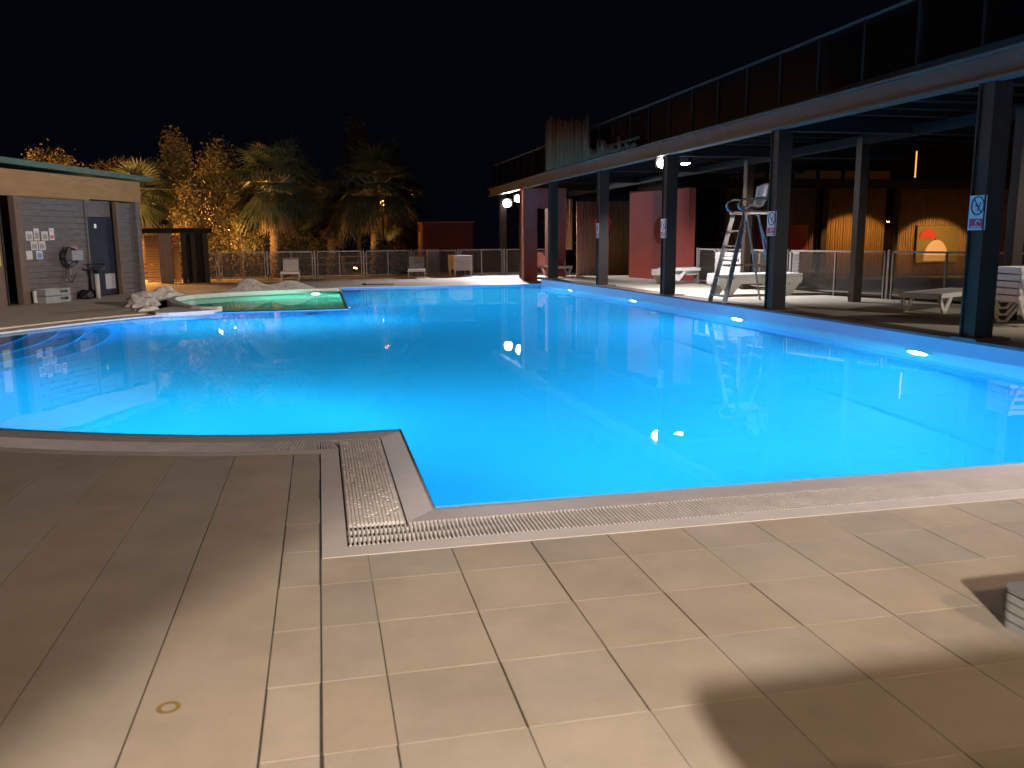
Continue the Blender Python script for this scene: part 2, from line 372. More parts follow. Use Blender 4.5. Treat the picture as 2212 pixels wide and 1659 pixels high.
# floor bands by x
def band(x0, x1, z0, z1, y0, y1): b.add([(x0, y0, z0), (x1, y0, z1), (x1, y1, z1), (x0, y1, z0)], [(0, 1, 2, 3)])
band(-6.2, -0.2, -1.15, -1.20, 5.6, 26.4); band(-0.2, 2.9, -1.20, -1.40, 4.0, 26.4)
band(2.9, 5.52, -1.40, -1.66, 4.0, 26.4); band(5.52, 5.60, -1.66, -1.635, 4.0, 26.4); band(5.60, 7.8, -1.635, -1.52, 4.0, 26.4)
tag(b.build('pool_basin', M['liner'], uv='keep'), kind='structure')
b = MB(); 
WP = [(NEAR_X0 - 0.012, NY - 0.012)] + [(x + 0.012, y) for x, y in RW] + [(6.83, 26.162), (0.548, 26.162), (0.548, 18.19), (-1.0, 18.14), (-2.3, 18.09), (-2.97, 17.69)] + offset(LOBE_N, 0.012)[::-1][1:] + [(0.538, 6.348)]
b.prism(WP, -2.15, WL)
tag(b.build('pool_water', M['water']), kind='structure')
b = MB(); RWo = [(x - 0.004, y) for x, y in RW]
b.add([(x, y, -0.9) for x, y in RWo] + [(x, y, ZR - 0.036) for x, y in RWo], [(k, k + 1, k + 1 + len(RWo), k + len(RWo)) for k in range(len(RWo) - 1)])
tag(b.build('pool_wall', mat('spill_lit_liner', (0.42, 0.62, 0.80), 0.5, 0.08, 1.5, bmp=0)), kind='structure')  # right wall strip, its paler colour carries the light falling on it
# wide entry steps in the far corner of the bay
b = MB()
for k, (r, z) in enumerate([(3.05, -0.95), (2.62, -0.75), (2.2, -0.55), (1.78, -0.35)]):
    pts = [(-6.3 + r * math.cos(a) * 0.95, 14.2 + (r + 1.6) * math.sin(a)) for a in [(-90 + 180 * j / 40) * PI / 180 for j in range(41)]]
    b.prism(pts, -1.3 - k * 0.004, z)
tag(b.build('pool_steps', M['liner']), kind='structure')
# kids pool
b = MB()
for k in range(len(KIDS)):
    (xa, ya), (xb, yb) = KIDS[k], KIDS[(k + 1) % len(KIDS)]
    b.add([(xa, ya, -0.6), (xb, yb, -0.6), (xb, yb, -0.02), (xa, ya, -0.02)], [(0, 1, 2, 3)])
b.sheet([KIDS], -0.42)
tag(b.build('kids_pool_basin', M['kliner'], uv='keep'), kind='structure')
cxk = sum(p[0] for p in KIDS) / len(KIDS); cyk = sum(p[1] for p in KIDS) / len(KIDS)
b = MB(); b.prism([(cxk + (x - cxk) * 1.004, cyk + (y - cyk) * 1.004) for x, y in KIDS], -0.5, WL - 0.004)
tag(b.build('kids_pool_water', M['kwater']), kind='structure')
# dividing walls between both pools (just awash)
M['divider'] = mat('wet_divider_tile', (0.05, 0.16, 0.17), 0.6, 0.3, 5, spec=0.1)
b = MB(); b.prism([(0.552, 18.205), (-1.0, 18.155), (-2.3, 18.11), (-2.9, 17.75), (-3.05, 18.6), (-2.45, 18.72), (-2.0, 18.415), (0.495, 18.415), (0.495, 24.45), (0.552, 24.45)], -1.4, -0.018)
tag(b.build('divider_wall', M['divider']), kind='structure')
# white rim of the kids pool
K2 = KIDS[1:]
K2o = offset(K2, -0.17)
b = MB(); b.prism(K2 + K2o[::-1], -0.4, 0.085)
tag(b.build('kids_pool_rim', M['white']), kind='structure')
b = MB(); b.prism(smooth([(-3.15, 17.62), (-3.3, 18.3), (-3.15, 19.2), (-2.75, 19.4), (-2.3, 18.9), (-2.05, 18.3), (-2.35, 17.85), (-2.9, 17.6)], 4), -0.3, 0.04)
tag(b.build('pool_coping', M['cream']), kind='structure')
# coping strip round the far part of the bay and the far edge
b = MB()
fl = [p for p in LOBE_N if p[1] > 7.9]; flo = offset(fl, 0.35)
b.prism(fl + flo[::-1], -0.4, 0.004)
b.prism([(0.552, 26.152), (6.80, 26.152), (6.80, 26.42), (0.40, 26.42), (0.40, 24.7), (0.552, 24.47)], -0.4, 0.006)
tag(b.build('pool_coping', M['cream']), kind='structure')

# ------------------------------------------------------------------ overflow gutter
g = thing('overflow_gutter', 'pale overflow gutter with slatted white grating around the near pool corner', 'gutter', (0, 0, 0))
# inner lip (slopes into the water)
b = MB()
def lip(path, wid, z_in, z_out):
    o_ = [(path[i], z_in) for i in range(len(path))]
    return o_
def strip(b, pin, pout, zin, zout, thick=0.25):
    n = len(pin); vv = [(*p, zin) for p in pin] + [(*p, zout) for p in pout] + [(*p, zin - thick) for p in pin] + [(*p, zout - thick) for p in pout]
    fs = []
    for k in range(n - 1):
        fs += [(k, k + 1, n + k + 1, n + k), (2 * n + k, 3 * n + k, 3 * n + k + 1, 2 * n + k + 1), (k, 2 * n + k, 2 * n + k + 1, k + 1), (n + k, n + k + 1, 3 * n + k + 1, 3 * n + k)]
    fs += [(0, n, 3 * n, 2 * n), (n - 1, 3 * n - 1, 4 * n - 1, 2 * n - 1)]
    b.add(vv, fs)
LN = [p for p in LOBE_N if p[1] <= 8.2]
i1 = [(x, y) for x, y in LN]
p_in = [(7.455, NY)] + [(NEAR_X0, NY), (NEAR_X0, 6.36)] + i1
inner_off = offset(i1, 0.32); inner_off[0] = (0.02, 6.04)
p_o1 = [(7.455, 4.11), (0.375, 4.11), (0.375, 6.02)] + inner_off
strip(b, p_in, p_o1, -0.030, 0.0)
b.build('inner_lip', M['lip'], g)
out1 = offset(i1, 0.60); out1[0] = (0.065, 5.76)
out2 = offset(i1, 0.70); out2[0] = (-0.045, 5.662)
b = MB(); strip(b, [(7.9, 3.835), (0.068, 3.835), (0.068, 5.76)] + out1[1:], [(7.9, 3.712), (-0.048, 3.712), (-0.048, 5.655)] + out2[1:], 0.0, 0.001)
b.build('outer_band', M['cream'], g)
b = MB(); b.box((0.07, 3.83, -0.22), (7.9, 4.115, -0.12)); b.box((0.07, 4.115, -0.22), (0.375, 6.03, -0.12))
strip(b, inner_off, out1, -0.12, -0.12, 0.08)
b.build('channel', M['channel'], g)
b = MB(); x = 0.078
while x < 7.86:
    b.cbox((x, 3.838, -0.03), (x + 0.0100, 4.107, 0.002), 0.002); x += 0.0212
for yy in (3.87, 3.98, 4.08): b.box((0.075, yy, -0.034), (7.86, yy + 0.008, -0.012))
b.build('grating', M['grate'], g)
b = MB()
def lobe_slats():
    acc = 0.0; step = 0.0212
    for i in range(len(inner_off) - 1):
        a = V((*inner_off[i], 0)); c = V((*inner_off[i + 1], 0)); a2 = V((*out1[i], 0)); c2 = V((*out1[i + 1], 0)); L = (c2 - a2).length
        while acc < L:
            t_ = acc / L; p = a.lerp(c, t_); q = a2.lerp(c2, t_); b.bar(p + V((0, 0, -0.012)) + (q - p) * 0.02, q + V((0, 0, -0.012)) - (q - p) * 0.02, 0.0115, 0.026); acc += step
        acc -= L
lobe_slats()
b.build('grating', M['grate'], g)
# textured white cover plate on the short arm
b = MB(); b.box((0.078, 4.125, -0.012), (0.366, 6.015, -0.002))
x = 0.086
xi = 0
while x < 0.355:
    y = 4.135
    while y < 6.0:
        if random.random() > 0.10: b.box((x, y, -0.0025), (x + 0.013, y + 0.017, 0.0035))
        y += 0.0235
    x += 0.0195
b.build('cover_plate', M['grate'], g)
# thin strip below the band, blue pool spill put into its colour
b = MB(); b.box((-0.052, 3.706, -0.02), (7.9, 3.7115, -0.003))
b.build('blue_spill_line', M['blueink_and_spill'], g)

# ------------------------------------------------------------------ lamps of the pool
def lens_disc(b, c, r, n, ax, d=0.02):
    ax = V(ax).normalized(); s_ = ax.cross(V((0, 0, 1))).normalized(); u = s_.cross(ax)
    ring = [V(c) + (s_ * math.cos(2 * PI * k / n) + u * math.sin(2 * PI * k / n)) * r for k in range(n)]
    b.add(ring + [p - ax * d for p in ring], [tuple(range(n)), tuple(range(2 * n - 1, n - 1, -1))] + [(k, k + n, (k + 1) % n + n, (k + 1) % n) for k in range(n)])
def pool_lamp(loc, ax, label, r=0.165, power=60, col=(0.14, 0.74, 0.97), m='uw', group='underwater pool lamps', spread=170):
    t = thing('pool_lamp', label, 'lamp', loc, 0, group); ax = V(ax).normalized()
    b = MB(); lens_disc(b, (0, 0, 0), r + 0.035, 16, ax, 0.04); b.build('ring', M['white'], t)
    b = MB(); lens_disc(b, ax * 0.012, r, 12, ax, 0.01); b.build('lens', M[m], t)
    if m == 'uwadded':  # hood keeps the lens of the added fill lamps out of view
        s2 = ax.cross(V((0, 0, 1))).normalized(); b = MB(); b.bar(s2 * -(r + 0.06) + V((0, 0, r + 0.03)) + ax * 0.10, s2 * (r + 0.06) + V((0, 0, r + 0.03)) + ax * 0.10, 0.26, 0.02)
        b.build('added_lamp_hood', M['liner'], t)
    ld = bpy.data.lights.new('lamp_light', 'AREA'); ld.shape = 'DISK'; ld.size = 2 * r; ld.energy = power; ld.color = col; ld.spread = math.radians(spread)
    lo = bpy.data.objects.new('lamp_light', ld); C.objects.link(lo); lo.parent = t; lo.location = ax * 0.03
    lo.rotation_euler = ax.to_track_quat('-Z', 'Y').to_euler()
    return t
PW = 300
for (y, x, lab) in [(23.4, 7.015, 'glowing pool lamp under water in the far end of the right pool wall'), (19.0, 7.26, 'glowing pool lamp under water below the post with the double floodlight'),
                    (14.15, 7.43, 'glowing pool lamp under water beneath the foot of the lifeguard chair'), (9.4, 7.49, 'nearest glowing pool lamp under water in the right pool wall')]:
    pool_lamp((x - 0.045, y, -0.38), (-1, 0, -0.12), lab, power=PW * (0.75 if y < 10 else 1.05))
for x, lab in [(1.6, 'pool lamp under the near gutter edge close to the inner corner'), (3.6, 'pool lamp under the middle of the near gutter edge'), (5.8, 'pool lamp under the near gutter edge towards the right wall')]:
    pool_lamp((x, 4.43, -0.55), (0, 1, -0.16), lab, power=PW * 0.75, spread=120)
pool_lamp((-1.5, 6.80, -0.45), (0.35, 0.93, -0.15), 'pool lamp under the curved gutter edge lighting the bay', power=PW * 0.95, col=(0.16, 0.97, 1.0))
pool_lamp((-4.8, 9.4, -0.45), (0.7, 0.7, -0.12), 'pool lamp in the curved wall at the left of the bay', power=PW * 0.7)
pool_lamp((-0.15, 24.20, -0.16), (0.1, -1, -0.05), 'bright lamp just below the white rim of the kids pool', r=0.09, power=1000, col=(0.45, 1.0, 0.80), m='uw')
pool_lamp((0.60, 22.0, -0.5), (1, -0.1, -0.1), 'unseen green tinted lamp added in the divider at the far end', r=0.06, power=120, col=(0.25, 0.95, 0.75), m='uwadded')  # lamp added out of view to tint the far water
for p_, ax_, e_, lab in (((-2.3, 17.98, -0.7), (0.0, -1, -0.2), 300, 'unseen fill lamp added in the divider at the back left of the bay'), ((-0.2, 18.13, -0.7), (0.1, -1, -0.2), 300, 'unseen fill lamp added in the divider at the back right of the bay'),
                         ((-5.5, 12.6, -0.6), (1, 0.1, -0.2), 420, 'unseen fill lamp added below the entry steps'), ((0.60, 19.6, -0.7), (1, -0.35, -0.2), 500, 'unseen fill lamp added in the near part of the side divider'), ((0.60, 23.4, -0.7), (1, -0.2, -0.3), 300, 'unseen fill lamp added in the far part of the side divider')):
    pool_lamp(p_, ax_, lab, r=0.07, power=e_, m='uwadded', col=(0.10, 0.76, 0.97))  # unseen lamps added to even out the glow of the water
for x, lab in ((2.2, 'unseen green tinted lamp added in the far end wall on the left'), (5.0, 'unseen green tinted lamp added in the far end wall on the right')):
    pool_lamp((x, 26.11, -0.6), (0, -1, -0.5), lab, r=0.06, power=170, col=(0.22, 0.95, 0.72), m='uwadded', spread=150)  # added unseen pair, brightens the far end and turns it teal
b = MB(); b.box((5.1, 15.0, -1.76), (5.6, 15.4, -1.70)); tag(b.build('drain_grate', M['channel']), 'small dark drain grate on the pool floor', 'drain')

# ------------------------------------------------------------------ floodlights
def flood(name_label, loc, aim, post_pt, power, col=(1, 0.96, 1.0), size=(0.30, 0.24), spot=150, blend=0.6, m='flood', group=None, kind='SPOT', radius=0.12):
    t = thing('floodlight', name_label, 'floodlight', loc, 0, group)
    d = (V(aim) - V(loc)).normalized(); q = d.to_track_quat('Y', 'Z').to_matrix().to_4x4()
    b = MB(); w_, h_ = size
    b.prism([(-w_ / 2, -0.02), (w_ / 2, -0.02), (w_ / 2 * 0.7, -0.12), (-w_ / 2 * 0.7, -0.12)], -h_ / 2, h_ / 2, M=q)
    for k in range(5): b.box((-w_ * 0.3 + k * w_ * 0.15, -0.16, -h_ * 0.4), (-w_ * 0.3 + k * w_ * 0.15 + 0.01, -0.12, h_ * 0.4), M=q)
    b.build('housing', M['dark'], t)
    b = MB(); lens_disc(b, q @ V((0, 0.02, 0)), min(w_ * 0.40, h_ * 0.47), 18, d, 0.03); b.build('lens', M[m], t)
    b = MB(); e = V(post_pt) - V(loc)
    b.bar(q @ V((-w_ / 2 - 0.012, -0.05, 0)), q @ V((-w_ / 2 - 0.012, -0.17, -0.02)), 0.008, 0.03); b.bar(q @ V((w_ / 2 + 0.012, -0.05, 0)), q @ V((w_ / 2 + 0.012, -0.17, -0.02)), 0.008, 0.03)
    b.bar(q @ V((-w_ / 2 - 0.012, -0.17, -0.02)), q @ V((w_ / 2 + 0.012, -0.17, -0.02)), 0.008, 0.03); b.bar(q @ V((0, -0.17, -0.02)), e, 0.03, 0.03)
    b.build('bracket', M['dark'], t)
    ld = bpy.data.lights.new('floodlight_beam', 'SPOT'); ld.energy = power; ld.color = col; ld.spot_size = math.radians(spot); ld.spot_blend = blend; ld.shadow_soft_size = radius
    lo = bpy.data.objects.new('floodlight_beam', ld); C.objects.link(lo); lo.parent = t; lo.location = d * 0.06; lo.rotation_euler = d.to_track_quat('-Z', 'Y').to_euler()
    return t
flood('left one of the two floodlights on the farthest pergola post', (7.33, 33.45, 2.80), (5.0, 26, -1.5), (7.5, 33.6, 2.85), 1700, size=(0.42, 0.34), spot=112, group='floodlights at the far end')
flood('right one of the two floodlights at the far end, mounted slightly higher', (7.80, 33.45, 2.98), (6.2, 26, -1.5), (7.6, 33.6, 2.95), 1700, size=(0.42, 0.34), spot=112, group='floodlights at the far end')
flood('left head of the double floodlight on the middle pergola post', (7.36, 17.75, 3.0), (4.0, 8.0, -8.0), (7.50, 18.0, 3.08), 500, size=(0.32, 0.30), group='double floodlight heads')
flood('right head of the double floodlight, turned towards the terrace', (7.98, 17.98, 3.02), (9.0, 19.0, -2.6), (7.60, 18.0, 3.08), 1150, size=(0.26, 0.20), spot=140, blend=0.35, group='double floodlight heads')

SPOT_A = 84
# lamps behind the photographer
t = thing('lamp_post', 'tall grey lamp post standing behind the photographer', 'lamp post', (0.3, -3.2, 0))
b = MB(); b.tube([(0, 0, -0.03), (0, 0, 2.7)], [0.06, 0.045], 12); b.build('pole', M['dark'], t)
b = MB(); b.cbox((-0.14, -0.14, -0.03), (0.14, 0.14, 0.02), 0.006); b.build('base_plate', M['dark'], t)
flood('warm floodlight on the lamp post behind the photographer', (0.3, -3.0, 2.4), (0.3 + 1.0, -3.0 + 2.3, 2.4 - 3.4), (0.3, -3.2, 2.35), 2700, col=(1.0, 0.84, 0.68), size=(0.26, 0.22), spot=SPOT_A, blend=0.10, radius=0.13)
flood('amber floodlight behind the photographer, aimed across the pool', (-3.5, -4.0, 4.2), (2.5, 9, 0), (-3.5, -4.2, 4.1), 560, col=(1.0, 0.68, 0.45), size=(0.26, 0.22), spot=120, blend=0.8, m='sodium', radius=0.2)
flood('amber floodlight added behind the photographer on the right to brighten the near tiles', (3.6, -3.0, 3.4), (1.6, 2.4, 0), (3.6, -3.2, 3.3), 620, col=(1.0, 0.70, 0.40), size=(0.26, 0.22), spot=70, blend=0.8, m='sodium', radius=0.2)  # added unseen lamp, lifts the tone of the shadowed tiles
t = thing('lamp_post', 'pole added for the amber floodlight behind the photographer on the right', 'lamp post', (3.6, -3.2, 0))  # pole made up to carry the added lamp
b = MB(); b.tube([(0, 0, -0.03), (0, 0, 3.5)], [0.06, 0.045], 12); b.build('pole', M['dark'], t)
t = thing('lamp_post', 'tall grey lamp post behind the photographer on the left', 'lamp post', (-3.5, -4.2, 0))
b = MB(); b.tube([(0, 0, -0.03), (0, 0, 4.4)], [0.06, 0.045], 12); b.build('pole', M['dark'], t)

flood('warm floodlight on the first pergola post outside the view, aimed at the hut', (7.45, 4.1, 3.05), (-4.3, 22.5, 0.8), (7.6, 4.3, 3.1), 13000, col=(1.0, 0.83, 0.72), spot=54, blend=0.6, radius=0.10)
flood('cool white floodlight on the first pergola post outside the view, aimed at the gutter', (7.40, 4.35, 2.85), (2.9, 5.6, 0), (7.6, 4.35, 2.9), 800, col=(1.0, 0.86, 0.84), spot=66, blend=0.8, radius=0.06)
flood('warm floodlight added outside the view on the right to brighten the terrace floor', (12.4, 6.2, 2.9), (9.8, 11.0, 0), (12.4, 6.0, 3.1), 800, col=(1.0, 0.86, 0.72), spot=62, blend=0.8, radius=0.1)  # unseen lamp added because the right terrace floor stayed dark
# ------------------------------------------------------------------ sun loungers
def make_lounger(back=0.0, name='sun_lounger'):
    # runs along +y, foot end at y=0, 0.64 wide, 1.9 long
    t = thing(name, '-', 'sun lounger')
    W2 = 0.32; zt = 0.33; yb = 1.25
    ca, sa = math.cos(back), math.sin(back)
    fr_ = MB()
    for s in (-1, 1):
        fr_.cbox((s * W2 - 0.03 if s > 0 else -W2, 0, zt - 0.075), (W2 if s > 0 else -W2 + 0.03, 1.9, zt), 0.008)
    fr_.cbox((-W2 + 0.03, 0.0, zt - 0.085), (W2 - 0.03, 0.035, zt - 0.002), 0.008); fr_.cbox((-W2 + 0.03, 1.87, zt - 0.06), (W2 - 0.03, 1.9, zt - 0.01), 0.006)
    fr_.build('frame', M['white'], t)
    for s in (-1, 1):
        for (y0, y1, y2, y3) in ((0.02, 0.52, 0.30, 0.20), (1.25, 1.86, 1.66, 1.54)):
            lg = MB(); x0 = s * W2 - (0.028 if s > 0 else -0.028); x1 = s * W2 - s * 0.003
            xa, xb = min(x0, x1), max(x0, x1)
            P = [(y0, zt - 0.07), (y0 + 0.09, zt - 0.07), ((y3 + y2) / 2 , 0.085), (y1 - 0.09, zt - 0.07), (y1, zt - 0.07), (y2, 0.0), (y3, 0.0)]
            lg.prism(P, xa, xb, M=Matrix(((0, 0, 1, 0), (1, 0, 0, 0), (0, 1, 0, 0), (0, 0, 0, 1))))
            lg.build('leg', M['white'], t)
    sb = MB(); y = 0.06
    while y < yb - 0.02:
        sb.cbox((-W2 + 0.028, y, zt - 0.028), (W2 - 0.028, y + 0.062, zt - 0.006), 0.004); y += 0.076
    sb.build('slatted_seat', M['white'], t)
    bk = MB(); Mb = Matrix.Translation((0, yb, zt - 0.006)) @ Matrix.Rotation(back, 4, 'X')
    y = 0.0
    while y < 0.60:
        bk.cbox((-W2 + 0.045, y, -0.02), (W2 - 0.045, y + 0.062, 0.0), 0.004, Mb); y += 0.076
    for s in (-1, 1): bk.box((s * 0.27 - 0.012, 0, -0.035), (s * 0.27 + 0.012, 0.63, -0.02), Mb)
    bk.cbox((-W2 + 0.03, 0.60, -0.03), (W2 - 0.03, 0.65, 0.004), 0.006, Mb)
    if back > 0.1:
        for s in (-1, 1): bk.bar(Mb @ V((s * 0.25, 0.35, -0.03)), V((s * 0.25, yb + 0.42, zt - 0.05)), 0.02, 0.02)
    bk.build('backrest', M['white'] if name == 'sun_lounger' else M['greypl'], t)
    return t
def make_rail_lounger():
    t = thing('sun_lounger', '-', 'sun lounger')
    for s in (-1, 1):
        x = s * 0.30
        b = MB(); b.bar((x, 0.0, 0.40), (x, 1.9, 0.40), 0.035, 0.05); b.build('frame', M['white'], t)
        for y0, y1, y2 in ((0.02, 0.20, 0.62), (1.86, 1.60, 1.15)):
            b = MB(); b.tube([(x, y0, 0.39), (x, y0 + (y1 - y0) * 0.35, 0.2), (x, y1 - 0.03 * s * 0, 0.03), (x, y1 + (y2 - y1) * 0.25, 0.03), (x, y2, 0.39)], 0.022, 6); b.build('leg', M['white'], t)
    b = MB(); y = 0.0
    while y < 1.85: b.cbox((-0.28, y, 0.385), (0.28, y + 0.075, 0.405), 0.005); y += 0.095
    b.build('slatted_seat', M['white'], t)
    for y in (0.0, 1.88):
        b = MB(); b.cbox((-0.3, y - 0.01, 0.345), (0.3, y + 0.02, 0.425), 0.006); b.build('end_board', M['white'], t)
    return t
flat, fu = make_lounger(0.0), [False]
up_, uu = make_lounger(0.75), [False]
WORDS = ['bottom', 'second', 'third', 'fourth', 'fifth', 'sixth', 'seventh']
def stack(x, y, z, rz, n, where, grp, dz=0.085, top='topmost', proto=flat, flag=fu):
    for k in range(n):
        wd = top if k == n - 1 else ('lowest' if k == 0 else WORDS[k])
        o = place(proto, flag, (x + random.uniform(-0.006, 0.006), y + random.uniform(-0.015, 0.015), z + k * dz), rz + random.uniform(-0.006, 0.006), f'{wd} white lounger of the stack {where}', grp)
stack(5.32, 32.0, 0.0, 0, 6, 'by the far fence near the floodlights', 'loungers stacked by the far fence', dz=0.095)
place(up_, uu, (-1.04, 31.1, 0), 0, 'white lounger with raised backrest standing alone left of the palm trunk', 'loungers beside the far fence')
place(up_, uu, (3.45, 31.3, 0), -0.12, 'white lounger with raised backrest in front of the red block', 'loungers beside the far fence')
place(up_, uu, (8.05, 27.75, ZR - 0.006), 0.35, 'white lounger end showing behind the second farthest pergola post', 'loungers on the terrace')
stack(8.85, 21.6, ZR - 0.006, -PI / 2 + 0.12, 3, 'left of the lifeguard chair', 'loungers stacked left of the lifeguard chair', dz=0.035)
place(up_, uu, (9.0, 21.5, ZR + 0.105), -PI / 2 + 0.12, 'white lounger with raised backrest on the low stack by the red wall', 'loungers stacked left of the lifeguard chair')
stack(8.25, 17.0, ZR - 0.006, -PI / 2 - 0.05, 5, 'behind the lifeguard chair', 'loungers stacked behind the lifeguard chair', dz=0.034)
stack(9.6, 19.6, ZR - 0.006, -PI / 2 - 0.3, 7, 'in front of the fence panel behind the chair legs', 'loungers stacked against the terrace fence', dz=0.09)
place(flat, fu, (9.35, 11.9, ZR - 0.006), -1.1, 'single low lounger lying between the two near posts', 'loungers on the terrace')
rp, ru = make_rail_lounger(), [False]
stack(9.15, 9.95, ZR - 0.006, -PI / 2 - 0.1, 5, 'beside the nearest post at the right edge', 'loungers stacked at the right edge', dz=0.095, proto=rp, flag=ru)
stack(1.227, -0.97, 0.0, 0.0, 4, 'shading the tiles at the bottom edge', 'loungers near the camera', dz=0.07)
def rrect(x0, y0, x1, y1, rs):
    out = []
    for (cx, cy_, r, a0) in ((x1 - rs[0], y1 - rs[0], rs[0], 0), (x0 + rs[1], y1 - rs[1], rs[1], 90), (x0 + rs[2], y0 + rs[2], rs[2], 180), (x1 - rs[3], y0 + rs[3], rs[3], 270)):
        for k in range(7): a = math.radians(a0 + 15 * k); out.append((cx + r * math.cos(a), cy_ + r * math.sin(a)))
    return out
b = MB(); b.prism(rrect(-0.365, -0.9, 0.62, 0.965, (0.12, 0.09, 0.05, 0.05)), 0.54, 0.60); b.prism(rrect(-0.34, -0.88, 0.34, 0.93, (0.2, 0.08, 0.05, 0.05)), 0.60, 0.615)
o = b.build('shadow_slab', M['greypl']); o.location = (1.227, 0, 0); tag(o, 'unseen slab added on the lounger stack to shape the rounded shadow on the tiles', 'shadow slab')  # unseen slab, outline shaped to round off the cast shadow
t = thing('plastic_box', 'low pale ridged plastic box at the right edge of the paving', 'box', (2.72, 2.11, 0))
b = MB()
for k in range(4): b.prism(rrect(-0.36, -0.35, 0.36, 0.35, (0.05,) * 4), k * 0.035, k * 0.035 + 0.026); b.prism(rrect(-0.35, -0.34, 0.35, 0.34, (0.05,) * 4), k * 0.035 + 0.026, k * 0.035 + 0.035)
b.build('body', M['crate'], t); b = MB(); b.prism(rrect(-0.365, -0.355, 0.365, 0.355, (0.06,) * 4), 0.14, 0.152); b.build('lid', M['greypl'], t)
b = MB(); n = 20
for k in range(n):
    a0, a1 = 2 * PI * k / n, 2 * PI * (k + 1) / n
    b.add([(-0.51 + r * 1.0 * math.cos(a), 2.56 + r * 1.0 * math.sin(a), 0.0012) for r, a in ((0.021, a0), (0.036, a0), (0.036, a1), (0.021, a1))], [(0, 1, 2, 3)])
tag(b.build('floor_mark', mat('mustard_stain', (0.36, 0.25, 0.08), 0.7, 0.3, 30, bmp=0)), kind='structure')

# ------------------------------------------------------------------ pergola terrace building on the right
pg = thing('pergola', 'long dark steel pergola with roof terrace running beside the pool', 'pergola', (0, 0, 0))
PY = [4.35, 8.7, 13.1, 17.4, 21.5, 25.9, 30.2, 33.7]
def px(y): return 7.66 if y < 9 else 7.62 - (y - 9) * 0.029 if y < 27 else 7.2
for y in PY:
    x = px(y); z0 = ZR if y < 27 else 0.0
    b = MB(); s = 0.125
    b.box((x - s, y - s, z0), (x + s, y - s + 0.022, 3.12)); b.box((x - s, y + s - 0.022, z0), (x + s, y + s, 3.12)); b.box((x - 0.10, y - s + 0.022, z0), (x + 0.10, y + s - 0.022, 3.12))
    b.build('post', M['dark'], pg)
    b = MB(); b.cbox((x - 0.17, y - 0.2, z0), (x + 0.32, y + 0.2, z0 + 0.025), 0.006); b.build('base_plate', M['kerb'], pg)
b = MB()
pts = [(7.56, 2.0)] + [(px(y) - 0.10, y) for y in (4.35, 8.7, 13.1, 17.4, 21.5, 25.9)] + [(7.05, 30.2), (7.0, 35.2)]
for (xa, ya), (xb, yb) in zip(pts, pts[1:]):
    for zz, hh, ww in ((3.425, 0.03, 0.20), (3.14, 0.03, 0.20), (3.28, 0.26, 0.02)): b.bar((xa, ya, zz), (xb, yb + 0.0, zz), ww, hh)
b.build('beam', M['darkbeam'], pg)
for y in PY[1:]:
    b = MB(); x = px(y); b.bar((x + 0.05, y, 3.21), (13.0, y, 3.21), 0.14, 0.20); b.build('beam', M['soffit'], pg)
b = MB(); y = 3.0
while y < 35:
    b.bar((7.55, y, 3.33), (13.0, y, 3.33), 0.06, 0.09); y += 0.72
b.build('joists', M['soffit'], pg)
b = MB(); b.box((7.45, 2.0, 3.445), (13.1, 35.2, 3.52)); b.build('terrace_slab', M['soffit'], pg)
for x, y in [(9.95, 14.45), (9.95, 10.7), (9.95, 18.8), (9.95, 23.2), (9.95, 6.4)]:
    b = MB(); b.box((x - 0.085, y - 0.085, ZR - 0.006), (x + 0.085, y + 0.085, 3.2)); b.build('inner_post', M['dark'], pg)
b = MB(); b.bar((9.95, 3, 3.16), (9.95, 34.5, 3.16), 0.14, 0.16); b.build('inner_beam', M['soffit'], pg)
# railing
M['mesh'] = glass('railing_panel', (0.03, 0.03, 0.035), 0.5)
RX = lambda y: 7.5 - max(0, y - 15) * 0.018
b = MB(); ys = [3.0, 8.7, 13, 18, 23, 29, 35]
for a, c in zip(ys, ys[1:]): b.bar((RX(a), a, 4.36), (RX(c), c, 4.36), 0.05, 0.03)
b.build('handrail', M['railing2'], pg)
y = 3.2; prev = None
while y < 35.2:
    b = MB(); b.box((RX(y) - 0.02, y - 0.03, 3.44), (RX(y) + 0.02, y + 0.03, 4.34)); b.build('rail_post', M['railing'], pg)
    b = MB(); b.bar((RX(y + .05) + 0.0, y + 0.05, 3.88), (RX(y + 1.05), y + 1.05, 3.88), 0.008, 0.74); b.build('rail_panel', M['mesh'], pg)
    y += 1.113
# canes standing on the terrace
b = MB(); y = 25.5
while y > 18.5:
    base = 4.92 - (25.5 - y) * 0.13 if y > 21.7 else 4.08 - (21.7 - y) * 0.19
    h = base - abs(random.gauss(0, 0.16)) if random.random() > 0.22 else base + random.uniform(0, 0.12)
    if y < 21.7: h = 3.5 + (h - 3.5) * random.choice([0.3, 0.8, 1.0, 0.6])
    xx = px(y) - 0.30
    b.tube([(xx + random.uniform(-0.02, 0.02), y, 3.44), (xx + random.uniform(-0.03, 0.03), y + random.uniform(-0.03, 0.03), h)], random.uniform(0.03, 0.045), 6)
    y -= random.uniform(0.075, 0.12) if y > 21.7 else random.uniform(0.09, 0.2)
b.bar((px(25.5) - 0.26, 25.5, 3.62), (px(18.5) - 0.26, 18.5, 3.62), 0.03, 0.05)
tag(b.build('cane_screen', mat('red_brown_stakes', (0.20, 0.072, 0.032), 0.9, 0.6, 5, bmp=0.3, stretch=(8, 8, 0.6), spec=0.1), smooth=True), 'ragged screen of upright wooden stakes on the roof terrace', 'screen')

